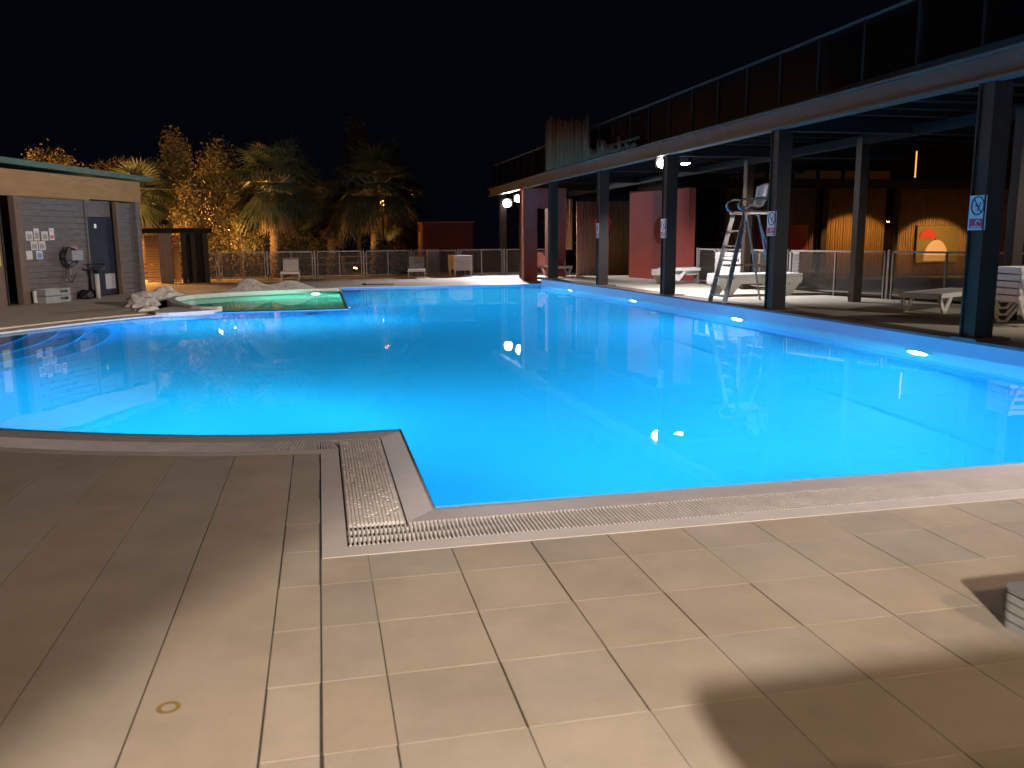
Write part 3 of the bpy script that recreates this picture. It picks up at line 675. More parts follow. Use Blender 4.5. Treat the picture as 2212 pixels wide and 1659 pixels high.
# red wall with door opening
r = thing('red_wall', 'dark red rendered wall with a doorway opening at the far pool end', 'wall', (0, 0, 0))
b = MB(); b.box((6.78, 28.3, 0), (7.24, 28.72, 3.08)); b.box((7.62, 28.3, 0), (8.25, 28.72, 3.08)); b.box((7.24, 28.3, 2.42), (7.62, 28.72, 3.08)); b.build('wall', M['red'], r)
b = MB(); b.tube([(6.73, 28.24, 0), (6.73, 28.24, 3.0)], 0.022, 8); tag(b.build('pipe', M['alu']), 'slim vertical pipe on the left edge of the red doorway wall', 'pipe')
# red wall with the round porthole
r = thing('red_wall', 'dark red rendered wall with a round porthole beside the amber cane screen', 'wall', (0, 0, 0))
A_, B_ = V((9.75, 25.9, 0)), V((10.45, 23.0, 0)); d_ = (B_ - A_).normalized(); L_ = (B_ - A_).length; n_ = V((-d_.y, d_.x, 0))
Mw = Matrix(((d_.x, 0, n_.x, A_.x), (d_.y, 0, n_.y, A_.y), (0, 1, 0, 0), (0, 0, 0, 1)))
b = MB(); cxh, czh, rh = 1.72, 1.62, 0.42; nh = 28
hole = [(cxh + rh * math.cos(2 * PI * k / nh), czh + rh * math.sin(2 * PI * k / nh)) for k in range(nh)]
outl = [(0, ZR - 0.006), (L_, ZR - 0.006), (L_, 2.8), (0, 2.8)]
tr = geometry.tessellate_polygon([[V((*p, 0)) for p in outl], [V((*p, 0)) for p in hole]]); allp = outl + hole
for zf in (-0.12, 0.12): b.add([Mw @ V((*p, zf)) for p in allp], [tuple(q) for q in tr])
n0 = 4
b.add([Mw @ V((*p, zf)) for zf in (-0.12, 0.12) for p in hole], [(k, (k + 1) % nh, (k + 1) % nh + nh, k + nh) for k in range(nh)])
b.add([Mw @ V((*p, zf)) for zf in (-0.12, 0.12) for p in outl], [(k, (k + 1) % 4, (k + 1) % 4 + 4, k + 4) for k in range(4)])
b.build('wall', M['red'], r)
b = MB(); b.tube([Mw @ V((cxh + (rh + 0.01) * math.cos(2 * PI * k / 24), czh + (rh + 0.01) * math.sin(2 * PI * k / 24), 0.12)) for k in range(25)], 0.035, 6); b.build('porthole_rim', M['reddk'], r)

# cane screens under the terrace
def canes(name, label, a, c, z0, z1, m, r_=0.035, parent=None, wob=0.0):
    a, c = V(a), V(c); L = (c - a).length; b = MB(); s = 0.0
    while s < L:
        p = a + (c - a) * (s / L); rr = r_ * random.uniform(0.75, 1.1)
        b.tube([(p.x, p.y, z0), (p.x + random.uniform(-.008, .008), p.y, z1 + random.uniform(-wob, wob))], rr, 6, cap=True); s += rr * 2.02
    o = b.build(name, m, parent, smooth=True)
    if label: tag(o, label, 'screen')
    return o
canes('cane_screen', 'amber lit cane screen between the round porthole wall and a dark post', (10.45, 30.4, 0), (12.4, 29.9, 0), 0.0, 2.75, M['amber'])
canes('cane_screen', 'grey brown cane screen behind the far pergola posts', (9.35, 30.6, 0), (10.4, 30.4, 0), 0.0, 2.75, M['bamdk'])
canes('cane_screen', 'narrow amber lit strip of canes right of the red doorway', (8.75, 30.8, 0), (9.2, 30.7, 0), 1.0, 2.85, M['amber'])
b = MB(); b.tube([V((10.30, 30.35, 1.95)) + V((0.28 * math.cos(a), 0, 0.36 * math.sin(a))) for a in [2 * PI * k / 20 for k in range(21)]], 0.07, 8)
tag(b.build('life_ring', M['redink']), 'dark red life ring hung on the grey cane screen', 'life ring')

# ------------------------------------------------------------------ back building behind the terrace fence
bb = thing('bar_building', 'long two storey bar building clad in canes behind the terrace fence', 'building', (0, 0, 0))
YB = 27.0
canes('cane_wall', None, (13.4, YB, 0), (16.9, YB, 0), 0, 3.05, M['bamdk'], 0.05, bb)
canes('cane_wall', None, (17.0, YB, 0), (19.6, YB, 0), 0, 3.05, M['amber'], 0.05, bb)
canes('cane_wall', None, (19.9, YB, 0), (28.0, YB, 0), 0, 3.05, M['amber'], 0.05, bb)
b = MB(); b.box((11.5, YB + 0.08, 0), (30, YB + 4, 3.05)); b.build('wall', M['soffit'], bb)
b = MB(); b.box((11.5, YB - 0.35, 3.06), (30, YB + 4, 3.32)); b.build('upper_floor', M['dark'], bb)
for x in (11.6, 13.1, 16.95, 19.75, 25.2): 
    b = MB(); b.box((x, YB - 0.3, 0), (x + 0.22, YB - 0.08, 3.05)); b.build('post', M['dark'], bb)
b = MB(); b.box((11.5, YB + 0.3, 3.33), (30, YB + 3.9, 4.4)); b.build('upper_wall', M['soffit'], bb)
for k in range(7):
    b = MB(); b.box((13.0 + k * 0.95, YB - 0.28, 3.34), (13.0 + k * 0.95 + 0.80, YB - 0.24, 3.62)); b.build('parapet_panel', M['slat'], bb)
b = MB(); b.box((11.5, YB - 0.6, 4.42), (30, YB + 4, 4.6)); b.build('roof', M['soffit'], bb)
# mural
mu = thing('mural_board', 'painted board with cream arch and red top leaning on the cane wall', 'mural', (21.6, YB - 0.14, 0))
b = MB(); b.box((-0.75, -0.03, 0.45), (0.95, 0.0, 1.75)); mub = b.build('board', M['mural_g'], mu)
b = MB(); b.prism([(-0.52 + 1.04 * 0.5 * (1 - math.cos(a)), 0.5 + 0.75 * math.sin(a)) for a in [PI * k / 16 for k in range(17)]], 0, 0.02, M=Matrix(((1, 0, 0, 0.05), (0, 0, -1, -0.035), (0, 1, 0, 0), (0, 0, 0, 1)))); b.build('arch', M['mural_w'], mub)
b = MB(); b.prism([(-0.68 + 0.36 * (1 - math.cos(a)), 1.3 + 0.36 * math.sin(a)) for a in [PI * k / 12 for k in range(13)]], 0, 0.02, M=Matrix(((1, 0, 0, 0), (0, 0, -1, -0.035), (0, 1, 0, 0), (0, 0, 0, 1)))); b.build('red_top', M['mural_r'], mub)
b = MB(); b.box((-0.02, -0.045, 0.45), (0.02, -0.03, 1.3)); b.build('centre_line', M['dark'], mub)
for x, h, lab in ((16.2, 1.35, 'dim red poster on the left half of the cane wall'), (15.0, 1.3, 'dim red poster beside the dark wall post')):
    b = MB(); b.box((x - 0.35, YB - 0.10, h - 0.45), (x + 0.35, YB - 0.07, h + 0.45)); tag(b.build('poster', M['redink']), lab, 'poster')
for x, z0, z1, lab in ((13.5, 3.72, 4.35, 'thin post, amber lamplight on it given as glow, above the lifeguard chair'), (20.4, 3.4, 4.3, 'thin post, amber lamplight on it given as glow, between the two near posts'), (23.1, 3.4, 4.3, 'thin post, amber lamplight on it given as glow, close to the nearest post')):
    b = MB(); b.tube([(x, YB - 0.42, z0), (x, YB - 0.42, z1)], 0.025, 8); tag(b.build('amber_glow_post', M['strip']), lab, 'glow post', 'posts with amber glow')  # plain posts, the amber light on them is put in as emission
flood('amber floodlight low on the lawn lighting the cane wall', (18.0, 24.6, 1.9), (18.3, 27, 0.35), (18.0, 24.4, 1.8), 260, col=(1.0, 0.50, 0.13), spot=84, blend=0.25, m='sodium', group='amber floodlights', radius=0.03, size=(0.16, 0.12))
flood('amber floodlight low on the lawn lighting the mural board', (21.3, 24.6, 1.6), (21.5, 27, 0.25), (21.3, 24.4, 1.5), 280, col=(1.0, 0.55, 0.2), spot=84, blend=0.25, m='sodium', group='amber floodlights', radius=0.03, size=(0.16, 0.12))
for x, z in ((18.0, 1.85), (21.3, 1.55)):
    t = thing('lamp_stake', 'short dark stake carrying the small amber floodlight, %s one' % ('left' if x < 20 else 'right'), 'stake', (x, 24.38, 0)); b = MB(); b.tube([(0, 0, -0.05), (0, 0, z)], 0.02, 8); b.build('pole', M['dark'], t)
def point(t, loc, e, col, r=0.1):
    ld = bpy.data.lights.new('lamp_light', 'POINT'); ld.energy = e; ld.color = col; ld.shadow_soft_size = r
    lo = bpy.data.objects.new('lamp_light', ld); C.objects.link(lo); lo.parent = t; lo.location = loc
def globe_lamp(loc, h, label, e, col=(1.0, 0.45, 0.10), r=0.14, group='sodium street lamps', m='sodium'):
    t = thing('street_lamp', label, 'street lamp', loc, 0, group)
    b = MB(); b.tube([(0, 0, -0.05), (0, 0, h - r)], [0.05, 0.035], 8); b.build('pole', M['dark'], t)
    b = MB(); n = 10
    for i in range(6):
        pass
    b.tube([(0, 0, h - r + 2 * r * k / 6) for k in range(7)], [max(0.02, r * math.sin(PI * (k + 0.15) / 6.3)) for k in range(7)], n); b.build('globe', M[m], t, smooth=True)
    b = MB(); b.tube([(0, 0, h + r), (0, 0, h + r + 0.05)], [r * 0.9, 0.02], 10); b.build('cap', M['dark'], t)
    point(t, (0, 0, h), e, col, r + 0.03)
    return t
globe_lamp((2.62, 35.9, 0), 2.9, 'bright amber street lamp glowing between the palm fronds', 60, r=0.11)
globe_lamp((5.4, 50.0, 0), 3.9, 'small far amber street lamp right of the palms', 100, r=0.09)
globe_lamp((-8.0, 33.6, 0), 3.0, 'amber street lamp hidden behind the wooden hut', 4800)
flood('amber ground floodlight added to light the trunk of the tallest palm', (1.45, 36.4, 0.25), (2.25, 36.95, 2.4), (1.4, 36.3, 0.0), 150, col=(1.0, 0.5, 0.13), spot=60, blend=0.5, m='sodium', radius=0.05, size=(0.2, 0.15))  # added lamp turned away from the camera, brightens the trunk
flood('amber floodlight added on a pole to light the picnic tables from the front', (-3.35, 34.7, 1.9), (-0.8, 41.0, -2.0), (-3.35, 34.5, 1.85), 420, col=(1.0, 0.5, 0.13), spot=120, blend=0.5, m='sodium', radius=0.1, size=(0.2, 0.15))  # lamp added facing away, brightens the picnic tables
t = thing('lamp_post', 'slim dark pole added behind the fence for the picnic table floodlight', 'lamp post', (-3.35, 34.48, -0.05)); b = MB(); b.tube([(0, 0, 0), (0, 0, 2.0)], 0.03, 8); b.build('pole', M['dark'], t)  # pole added to hold the table lamp
globe_lamp((-13.5, 37.0, 0), 4.0, 'amber street lamp behind the hut lighting the trees', 5000)
globe_lamp((12.9, 27.8+1.0, 0), 2.3, 'amber lamp behind the porthole wall lighting the cane screens', 160)
globe_lamp((23.3, 20.5, 0), 3.2, 'amber lamp on the lawn at the far right', 45)
globe_lamp((2.6, 39.2, 0), 2.2, 'amber lamp beside the red block wall', 160)

# ------------------------------------------------------------------ fences
def fence(name_label, pts, z0, h, panel=0.95, group=None):
    f = thing('pool_fence', name_label, 'fence', (0, 0, 0), 0, group)
    for (a, c) in zip(pts, pts[1:]):
        a = V((*a, z0)); c = V((*c, z0)); L = (c - a).length; n = max(1, round(L / (2 * panel))); d = (c - a) / n; u = d.normalized(); side = V((-u.y, u.x, 0))
        for k in range(n):
            p = a + d * k; q = p + d
            b = MB(); b.bar(p + u * 0.03, p + u * 0.03 + V((0, 0, h + 0.02)), 0.05, 0.05, upv=side); b.build('post', M['fence'], f)
            b = MB()
            e0, e1 = p + u * 0.13, q - u * 0.06
            b.bar(e0 + V((0, 0, h - 0.02)), e1 + V((0, 0, h - 0.02)), 0.035, 0.04); b.bar(e0 + V((0, 0, 0.10)), e1 + V((0, 0, 0.10)), 0.03, 0.035)
            for e in (e0, (e0 + e1) / 2, e1): b.bar(e + V((0, 0, 0.0)), e + V((0, 0, h - 0.04)), 0.03, 0.04, upv=side)
            b.build('panel_frame', M['fence'], f)
            b = MB(); b.bar(e0 + V((0, 0, h / 2 + 0.03)), e1 + V((0, 0, h / 2 + 0.03)), 0.006, h - 0.2); b.build('panel', M['glass'], f)
    return f
fence('grey metal fence with clear panels along the far deck edge', [(-5.3, 32.6), (-0.2, 32.8), (7.0, 32.7), (9.4, 32.4)], 0, 1.02)
fence('pale metal fence with clear panels closing the terrace on the right', [(9.95, 21.5), (10.15, 17.4)], ZR - 0.006, 0.95)
fence('metal fence with clear panels between terrace and lawn at the right', [(10.15, 17.3), (10.95, 14.9), (11.5, 12.4), (13.2, 9.5), (15, 7)], ZR - 0.006, 0.95)

# ------------------------------------------------------------------ lifeguard chair
lc = thing('lifeguard_chair', 'tall aluminium lifeguard chair with white seat at the pool edge', 'lifeguard chair', (0, 0, 0))
Z = ZR
yA, yB_ = 15.44, 14.82
for y, yt in ((yA, 15.42), (yB_, 14.94)):
    b = MB(); b.bar((7.44, y, Z), (7.86, yt, 1.84), 0.035, 0.085, upv=V((1, 0, 0))); b.build('rail', M['alu'], lc)
for k, z in enumerate((0.28, 0.62, 0.95, 1.22, 1.50)):
    t_ = (z - Z) / (1.84 - Z); x = 7.44 + 0.42 * t_
    b = MB(); b.box((x - 0.02, 14.82 + 0.12 * t_, z), (x + 0.10, 15.42, z + 0.03)); b.build('step', M['alu'], lc)
for y in (15.40, 14.96):
    b = MB(); b.tube([(8.14, y, 1.84), (8.52, y + (0.05 if y > 15.2 else -0.05), Z)], 0.02, 8); b.build('leg', M['alu'], lc)
    b = MB(); b.tube([(8.36, y, 1.84), (8.66, y, 1.1), (8.28, y, 1.1)], 0.016, 8); b.build('strut', M['alu'], lc)
b = MB(); b.bar((8.36, 14.9, 0.84), (8.36, 15.46, 0.84), 0.05, 0.04); b.bar((7.7, 15.46, 0.86), (8.5, 15.46, 0.86), 0.03, 0.04); b.build('brace', M['slat'], lc)
b = MB(); b.cbox((7.8, 14.92, 1.83), (8.40, 15.44, 1.87), 0.01); b.build('platform', M['alu'], lc)
b = MB(); n = 10
prof = [(8.08, 1.90), (8.12, 1.96), (8.22, 1.965), (8.42, 1.95), (8.54, 1.98), (8.61, 2.06), (8.66, 2.2), (8.70, 2.36), (8.73, 2.42)]
th = 0.02; ny = 8
vv = []; 
for j in range(ny + 1):
    s = j / ny; y = 14.97 + 0.42 * s; cv = (2 * s - 1) ** 2
    for i, (x, z) in enumerate(prof):
        k = i / (len(prof) - 1)
        vv.append((7.93 + (x - 8.08) * 0.74 - cv * 0.07 * k, y, z + cv * 0.06 * (1 - k) - (cv * 0.06 if i == len(prof) - 1 else 0)))
m_ = len(prof); fs = [(j * m_ + i, j * m_ + i + 1, (j + 1) * m_ + i + 1, (j + 1) * m_ + i) for j in range(ny) for i in range(m_ - 1)]
b.add(vv, fs); o = b.build('seat', M['white'], lc, smooth=True); md = o.modifiers.new('solid', 'SOLIDIFY'); md.thickness = 0.02
for y in (14.93, 15.43):
    b = MB(); b.tube(smooth_pts := [(8.35, y, 1.88), (7.88, y, 1.88), (7.76, y, 1.92), (7.71, y, 2.0), (7.76, y, 2.08), (7.88, y, 2.12), (8.34, y, 2.12)], 0.021, 8); b.build('armrest', M['alu'], lc, smooth=True)

# ------------------------------------------------------------------ signs on posts
def post_sign(loc, w_, h_, label, face=(-1, 0, 0)):
    t = thing('warning_sign', label, 'sign', loc, 0, 'warning signs on the posts'); fx = V(face).normalized(); sx = V((0, 0, 1)).cross(fx).normalized()
    Ms = Matrix(((sx.x, 0, fx.x, 0), (sx.y, 0, fx.y, 0), (0, 1, 0, 0), (0, 0, 0, 1)))
    b = MB(); b.box((-w_ / 2, -h_ / 2, 0), (w_ / 2, h_ / 2, 0.006), Ms); t = b.build('board', M['paper'], t)
    r_ = w_ * 0.36; cz = h_ * 0.20
    b = MB(); b.tube([Ms @ V((r_ * math.cos(a), cz + r_ * 1.25 * math.sin(a), 0.008)) for a in [2 * PI * k / 24 for k in range(25)]], w_ * 0.035, 6)
    b.bar(Ms @ V((-r_ * 0.6, cz + r_ * 0.9, 0.010)), Ms @ V((r_ * 0.6, cz - r_ * 0.9, 0.010)), 0.004, w_ * 0.05)
    b.bar(Ms @ V((-r_ * 0.35, cz + 0.05 * r_, 0.010)), Ms @ V((r_ * 0.1, cz - r_ * 0.1, 0.010)), 0.004, w_ * 0.06); b.bar(Ms @ V((r_ * 0.5, cz + 0.5 * r_, 0.010)), Ms @ V((0, cz - r_ * 0.7, 0.010)), 0.004, w_ * 0.05)
    b.build('symbol', M['ink'], t)
    b = MB(); b.box((-w_ * 0.42, -h_ * 0.45, 0.006), (w_ * 0.42, -h_ * 0.17, 0.010), Ms); b.build('red_field', M['redink'], t)
    b = MB()
    b.box((-w_ * 0.36, -h_ * 0.13, 0.006), (w_ * 0.36, -h_ * 0.10, 0.009), Ms); b.box((-w_ * 0.3, -h_ * 0.42, 0.010), (w_ * 0.3, -h_ * 0.39, 0.012), Ms)
    b.tube([Ms @ V((w_ * 0.1 + w_ * 0.13 * math.cos(a), -h_ * 0.29 + w_ * 0.13 * math.sin(a), 0.011)) for a in [2 * PI * k / 12 for k in range(9)]], w_ * 0.03, 5)
    b.build('print', M['paper'], t)
sg = lambda y, z, lab, w_=0.25, h_=0.36: post_sign((px(y) - 0.06, y - 0.133, z), w_, h_, lab, (0, -1, 0))
for y, z, lab in ((8.7, 1.66, 'white and red prohibition notice on the nearest pergola post'), (13.1, 1.62, 'white and red prohibition notice on the second pergola post'), (17.4, 1.60, 'white and red prohibition notice on the post below the double floodlight')):
    post_sign((px(y) - 0.128, y - 0.02, z), 0.23, 0.40, lab, (-1, -0.15, 0))
post_sign((px(21.5) - 0.128, 21.5, 1.60), 0.2, 0.38, 'white notice on the fourth pergola post, seen edge on', (-1, 0, 0))

# ------------------------------------------------------------------ wooden hut on the left
B0 = V((-4.85, 25.8, 0)); dd = V((0.39979552, 0.91660436, 0)); nn = V((0.91660436, -0.39979552, 0))
hut = thing('wooden_hut', 'low hut of grey weathered planks with brown fascia and green roof edge', 'hut', B0)
# local axes: x along the front (s), y outward, z up
MH = Matrix(((dd.x, nn.x, 0, 0), (dd.y, nn.y, 0, 0), (0, 0, 1, 0), (0, 0, 0, 1)))
def hb(name, boxes, m, parent=hut, ch=0):
    b = MB()
    for bx in boxes: b.box(*bx, MH)
    return b.build(name, m, parent)
planks = []
def plank_wall(s0, s1, z0, z1, y0=-0.10, ph=0.145):
    out = []; z = z0; 
    while z < z1 - 0.02:
        t_ = random.uniform(-0.006, 0.006); out.append(((s0, y0 - 0.05, z), (s1, y0 + t_, min(z + ph - 0.014, z1)))); z += ph
    out.append(((s0, y0 - 0.09, z0), (s1, y0 - 0.05, z1))); return out
hb('wall', plank_wall(-4.40, -2.12, 0.0, 2.49), M['plank'])
hb('wall', plank_wall(-0.86, -0.06, 0.0, 2.46) , M['plank'])
hb('wall', [((-9, -0.2, 0), (-5.02, -0.05, 2.52))], M['post'])
hb('wall', [((-0.14, -4.0, 0.001), (-0.002, -0.15, 2.9)), ((-9, -4.1, 0), (0, -4.0, 2.9)), ((-9, -1.5, 0), (-0.15, -1.4, 2.5))], M['plank'])
hb('corner_post', [((-0.16, -0.14, 0), (0.02, 0.02, 2.93))], M['plank'])
hb('post', [((-4.62, -0.12, 0), (-4.40, 0.03, 2.5))], M['post'])
hb('post', [((-0.98, -0.12, 0), (-0.86, 0.0, 2.47))], M['post'])
hb('trim', [((-2.14, -0.1, 0), (-2.08, -0.06, 2.48))], M['plank'])
door = hb('door', [((-2.07, -0.22, 0.04), (-0.985, -0.16, 2.05))], M['navy'])
hb('transom', [((-2.07, -0.24, 2.06), (-0.985, -0.18, 2.47))], M['plank'])
hb('vent_panel', [((-1.45, -0.158, 0.18), (-1.05, -0.148, 0.58))], M['vent'], door)
hb('door_label', [((-1.72, -0.158, 1.77), (-1.63, -0.150, 1.88))], M['paper'], door)
hb('fascia', [((-9, -0.02, 2.49), (0.05, 0.06, 3.04))], M['fascia'])
hb('fascia_lip', [((-9, -0.02, 2.455), (-2.1, 0.075, 2.485))], M['fascia'])
b = MB()
for k in range(1):
    Mr = MH
    b.add([Mr @ V(p) for p in [(-9, 0.22, 3.20), (0.42, 0.22, 3.06), (0.42, -4.3, 3.06), (-9, -4.3, 3.20), (-9, 0.22, 3.33), (0.45, 0.22, 3.19), (0.45, -4.3, 3.19), (-9, -4.3, 3.33)]],
          [(3, 2, 1, 0), (4, 5, 6, 7), (0, 1, 5, 4), (1, 2, 6, 5), (2, 3, 7, 6), (3, 0, 4, 7)])
b.build('roof', M['roof'], hut)
hb('soffit', [((-9, -4.0, 3.045), (0.0, -0.021, 3.055))], M['soffit'])
# open doorway on the left: glazed leaf with yellow notice
hb('glass_door', [((-5.02, -0.10, 0.0), (-4.98, -0.02, 2.45)), ((-4.98, -0.5, 0.0), (-4.62, -0.46, 2.45))], M['dark'])
def hut_thing(name, label, cat, s, y, z, group=None):
    p = B0 + dd * s + nn * y; return thing(name, label, cat, (p.x, p.y, z), 0, group)
SHEETS = [(-4.22, -4.0, 1.46, 1.67, 'white laminated sheet at the left end of the top row', 'greyink'), (-3.96, -3.79, 1.46, 1.74, 'tall narrow laminated sheet second in the top row', 'greyink'),
          (-3.72, -3.50, 1.46, 1.67, 'white laminated sheet third in the top row', 'greyink'), (-3.45, -3.29, 1.47, 1.75, 'tall laminated sheet with red block at the right of the top row', 'redink'),
          (-4.09, -3.87, 1.24, 1.44, 'left one of the two laminated sheets in the middle row', 'greyink'), (-3.84, -3.62, 1.24, 1.44, 'right one of the two laminated sheets in the middle row', 'greyink'),
          (-4.29, -4.07, 1.02, 1.22, 'plain white laminated sheet alone at the bottom left', 'paper'), (-3.95, -3.74, 1.02, 1.22, 'laminated sheet with blue picture in the bottom row', 'blueink_and_spill')]
for s0, s1, z0, z1, lab, ink in SHEETS:
    t = hut_thing('notice', lab, 'notice', (s0 + s1) / 2, -0.088, (z0 + z1) / 2, 'laminated notices on the plank wall'); w_ = (s1 - s0) / 2; h_ = (z1 - z0) / 2
    hb('sheet', [((-w_, -0.002, -h_), (w_, 0.002, h_))], M['paper'], t)
    hb('print', [((-w_ * 0.7, 0.002, -h_ * 0.75), (w_ * 0.7, 0.004, (-0.2 if ink == 'redink' else 0.35) * h_))] + ([((-w_ * 0.7, 0.002, h_ * 0.5), (w_ * 0.5, 0.004, h_ * 0.62))] if ink != 'paper' else []), M[ink], t)
t = hut_thing('notice', 'yellow notice on the wall at the very left edge', 'notice', -5.22, -0.045, 1.1)
hb('sheet', [((-0.12, 0, -0.2), (0.12, 0.004, 0.2))], M['yellow'], t)
t = hut_thing('notice', 'white notice above the yellow one at the left edge', 'notice', -5.25, -0.045, 1.6)
hb('sheet', [((-0.12, 0, -0.25), (0.12, 0.004, 0.25))], M['paper'], t)
# hose coil
t = hut_thing('hose_reel', 'coiled black hose on a dark wall reel with red tag', 'hose reel', -2.95, 0.05, 1.05)
b = MB()
for k in range(7):
    r_ = 0.17 + 0.028 * (k % 4) + random.uniform(-0.01, 0.01); yy = -0.06 + 0.03 * (k // 2)
    b.tube([MH @ V((r_ * 1.1 * math.cos(a), yy + 0.01 * math.sin(3 * a), r_ * math.sin(a) + 0.012 * math.sin(2 * a + k))) for a in [2 * PI * j / 22 for j in range(23)]], 0.014, 6)
b.tube([MH @ V(p) for p in [(-0.2, 0, -0.15), (-0.27, 0.02, -0.45), (-0.1, 0.04, -0.62), (0.1, 0.03, -0.4)]], 0.012, 6)
b.build('hose', M['hosem'], t)
hb('bracket', [((-0.08, -0.13, -0.08), (0.32, 0.10, 0.16)), ((0.05, -0.14, -0.45), (0.09, -0.1, 0.05))], M['greypl'], t)
hb('red_tag', [((0.05, -0.12, 0.19), (0.33, -0.06, 0.26))], M['redink'], t)
# white post with dark basin on top
t = hut_thing('pedestal_basin', 'white pedestal with black dish, standing before the hut door', 'basin', -2.42, 0.32, 0.0)
b = MB(); b.tube([(0, 0, 0.0), (0, 0, 0.62)], [0.055, 0.06], 12); b.build('pedestal', M['pvc'], t, smooth=True)
b = MB(); b.tube([(0, 0, 0.62), (0, 0, 0.70), (0, 0, 0.74)], [0.07, 0.08, 0.2], 14); b.build('dish', M['hosem'], t, smooth=True)
b = MB(); b.tube([(0.2 * math.cos(a), 0.2 * math.sin(a), 0.86 if 0 < a < PI else 0.78) for a in [2 * PI * k / 20 for k in range(21)]], 0.018, 6); b.build('hoop', M['hosem'], t, smooth=True)
for ss, yy, lab in ((-2.72, 0.2, 'dark rubber shoes left of the white pedestal'), (-2.25, 0.1, 'dark bundle right of the white pedestal')):
    t = hut_thing('rubber_bundle', lab, 'bundle', ss, yy, 0.0)
    b = MB()
    for k in range(4): b.tube([(random.uniform(-.12, .12), random.uniform(-.1, .1), 0.02), (random.uniform(-.1, .1), random.uniform(-.05, .05), 0.14), (random.uniform(-.12, .12), 0, 0.22)], [0.07, 0.08, 0.03], 8)
    b.build('bundle', M['hosem'], t, smooth=True)
# crates
for k in range(2):
    t = hut_thing('crate', ['lower pale plastic crate under the notices', 'upper pale plastic crate under the notices'][k], 'crate', -3.80, 0.12, 0.0 + k * 0.17, 'crates by the hut wall')
    bx = [((-0.42, -0.16, 0), (0.42, 0.16, 0.02)), ((-0.42, -0.16, 0.02), (-0.40, 0.16, 0.155)), ((0.40, -0.16, 0.02), (0.42, 0.16, 0.155)), ((-0.40, -0.16, 0.02), (0.40, -0.14, 0.155)),
          ((-0.40, 0.14, 0.02), (0.40, 0.16, 0.05)), ((-0.40, 0.14, 0.12), (0.40, 0.16, 0.155)), ((-0.40, 0.14, 0.05), (0.06, 0.16, 0.12)), ((0.34, 0.14, 0.05), (0.40, 0.16, 0.12))]
    hb('body', bx, M['crate'], t)
t = hut_thing('broom', 'broom leaning on the hut wall beside the crates', 'broom', -4.30, 0.06, 0.0); b = MB(); b.tube([(0, 0, 0.3), (0, 0, 0.02)], 0.045, 8); b.build('head', M['pvc'], t)

# louvre shelter behind the hut
lv = thing('louvre_shelter', 'dark shelter with tilted timber louvres lit amber from below', 'shelter', (-5.0, 31.2, 0))
for x0, x1 in ((-0.75, -0.32), (0.12, 0.34)):
    b = MB()
    for k in range(18): b.box((x0, -0.06, 0.02), (x1, 0.06, 0.035), Matrix.Translation((0, 0, 0.05 + k * 0.088)) @ Matrix.Rotation(0.6, 4, 'X'))
    b.build('louvre', M['slat'], lv)
b = MB(); b.box((0.55, 0.08, 0.0), (1.27, 0.11, 1.69)); b.build('back_panel', M['soffit'], lv)
b = MB(); b.box((-0.31, -0.05, 0), (0.10, 0.05, 1.68)); b.build('panel', M['post'], lv)
for x in (0.40, 0.72, 1.12): 
    b = MB(); b.box((x, -0.06, 0), (x + 0.15, 0.06, 1.7)); b.build('post', M['dark'], lv)
b = MB(); b.box((-0.8, -0.12, 1.70), (1.3, 1.2, 1.86)); b.build('roof', M['soffit'], lv)
b = MB(); b.box((0.15, -0.075, 1.42), (0.27, -0.065, 1.56)); b.build('red_label', M['redink'], lv)
globe_lamp((-5.9, 33.0, -0.0), 0.6, 'low amber lamp behind the louvres', 90, r=0.03, m='strip')

flood('amber floodlight added on the shelter roof to light the trees', (-5.2, 32.2, 2.10), (-3.6, 38.5, 3.4), (-5.2, 32.0, 1.88), 700, col=(1.0, 0.5, 0.13), spot=125, blend=0.6, m='sodium', radius=0.1, size=(0.24, 0.18))  # extra lamp added to brighten the tree crowns
# ------------------------------------------------------------------ rocks
def rockmesh(name, label, c, size, m, seed, group=None, sub=3, rough=0.35):
    import bmesh
    rn = random.Random(seed); bm = bmesh.new(); bmesh.ops.create_icosphere(bm, subdivisions=sub, radius=1)
    from mathutils import noise as mn
    for v in bm.verts:
        k = 1 + rough * mn.noise(v.co * 2.1 + V((seed, 0, 0))) + rough * 0.5 * mn.noise(v.co * 6 + V((0, seed, 0)))
        v.co = V((v.co.x * k * size[0], v.co.y * k * size[1], max(v.co.z, -0.15) * k * size[2]))
    me = bpy.data.meshes.new(name); bm.to_mesh(me); bm.free(); me.materials.append(m)
    o = bpy.data.objects.new(name, me); C.objects.link(o); o.location = c
    return tag(o, label, 'rock', group)
rockmesh('rock', 'large grey pitted boulder at the hut end of the kids pool', (-3.88, 20.1, 0.02), (0.36, 0.34, 0.30), M['rock'], 3, 'boulders by the kids pool')
rockmesh('rock', 'white jagged boulder touching the kids pool rim', (-3.80, 22.7, 0.02), (0.40, 0.24, 0.27), M['pebble'], 8, 'boulders by the kids pool')
rockmesh('rock', 'flat pale stone in front of the grey boulder', (-3.52, 18.9, 0.0), (0.22, 0.22, 0.10), M['pebble'], 12, 'boulders by the kids pool')
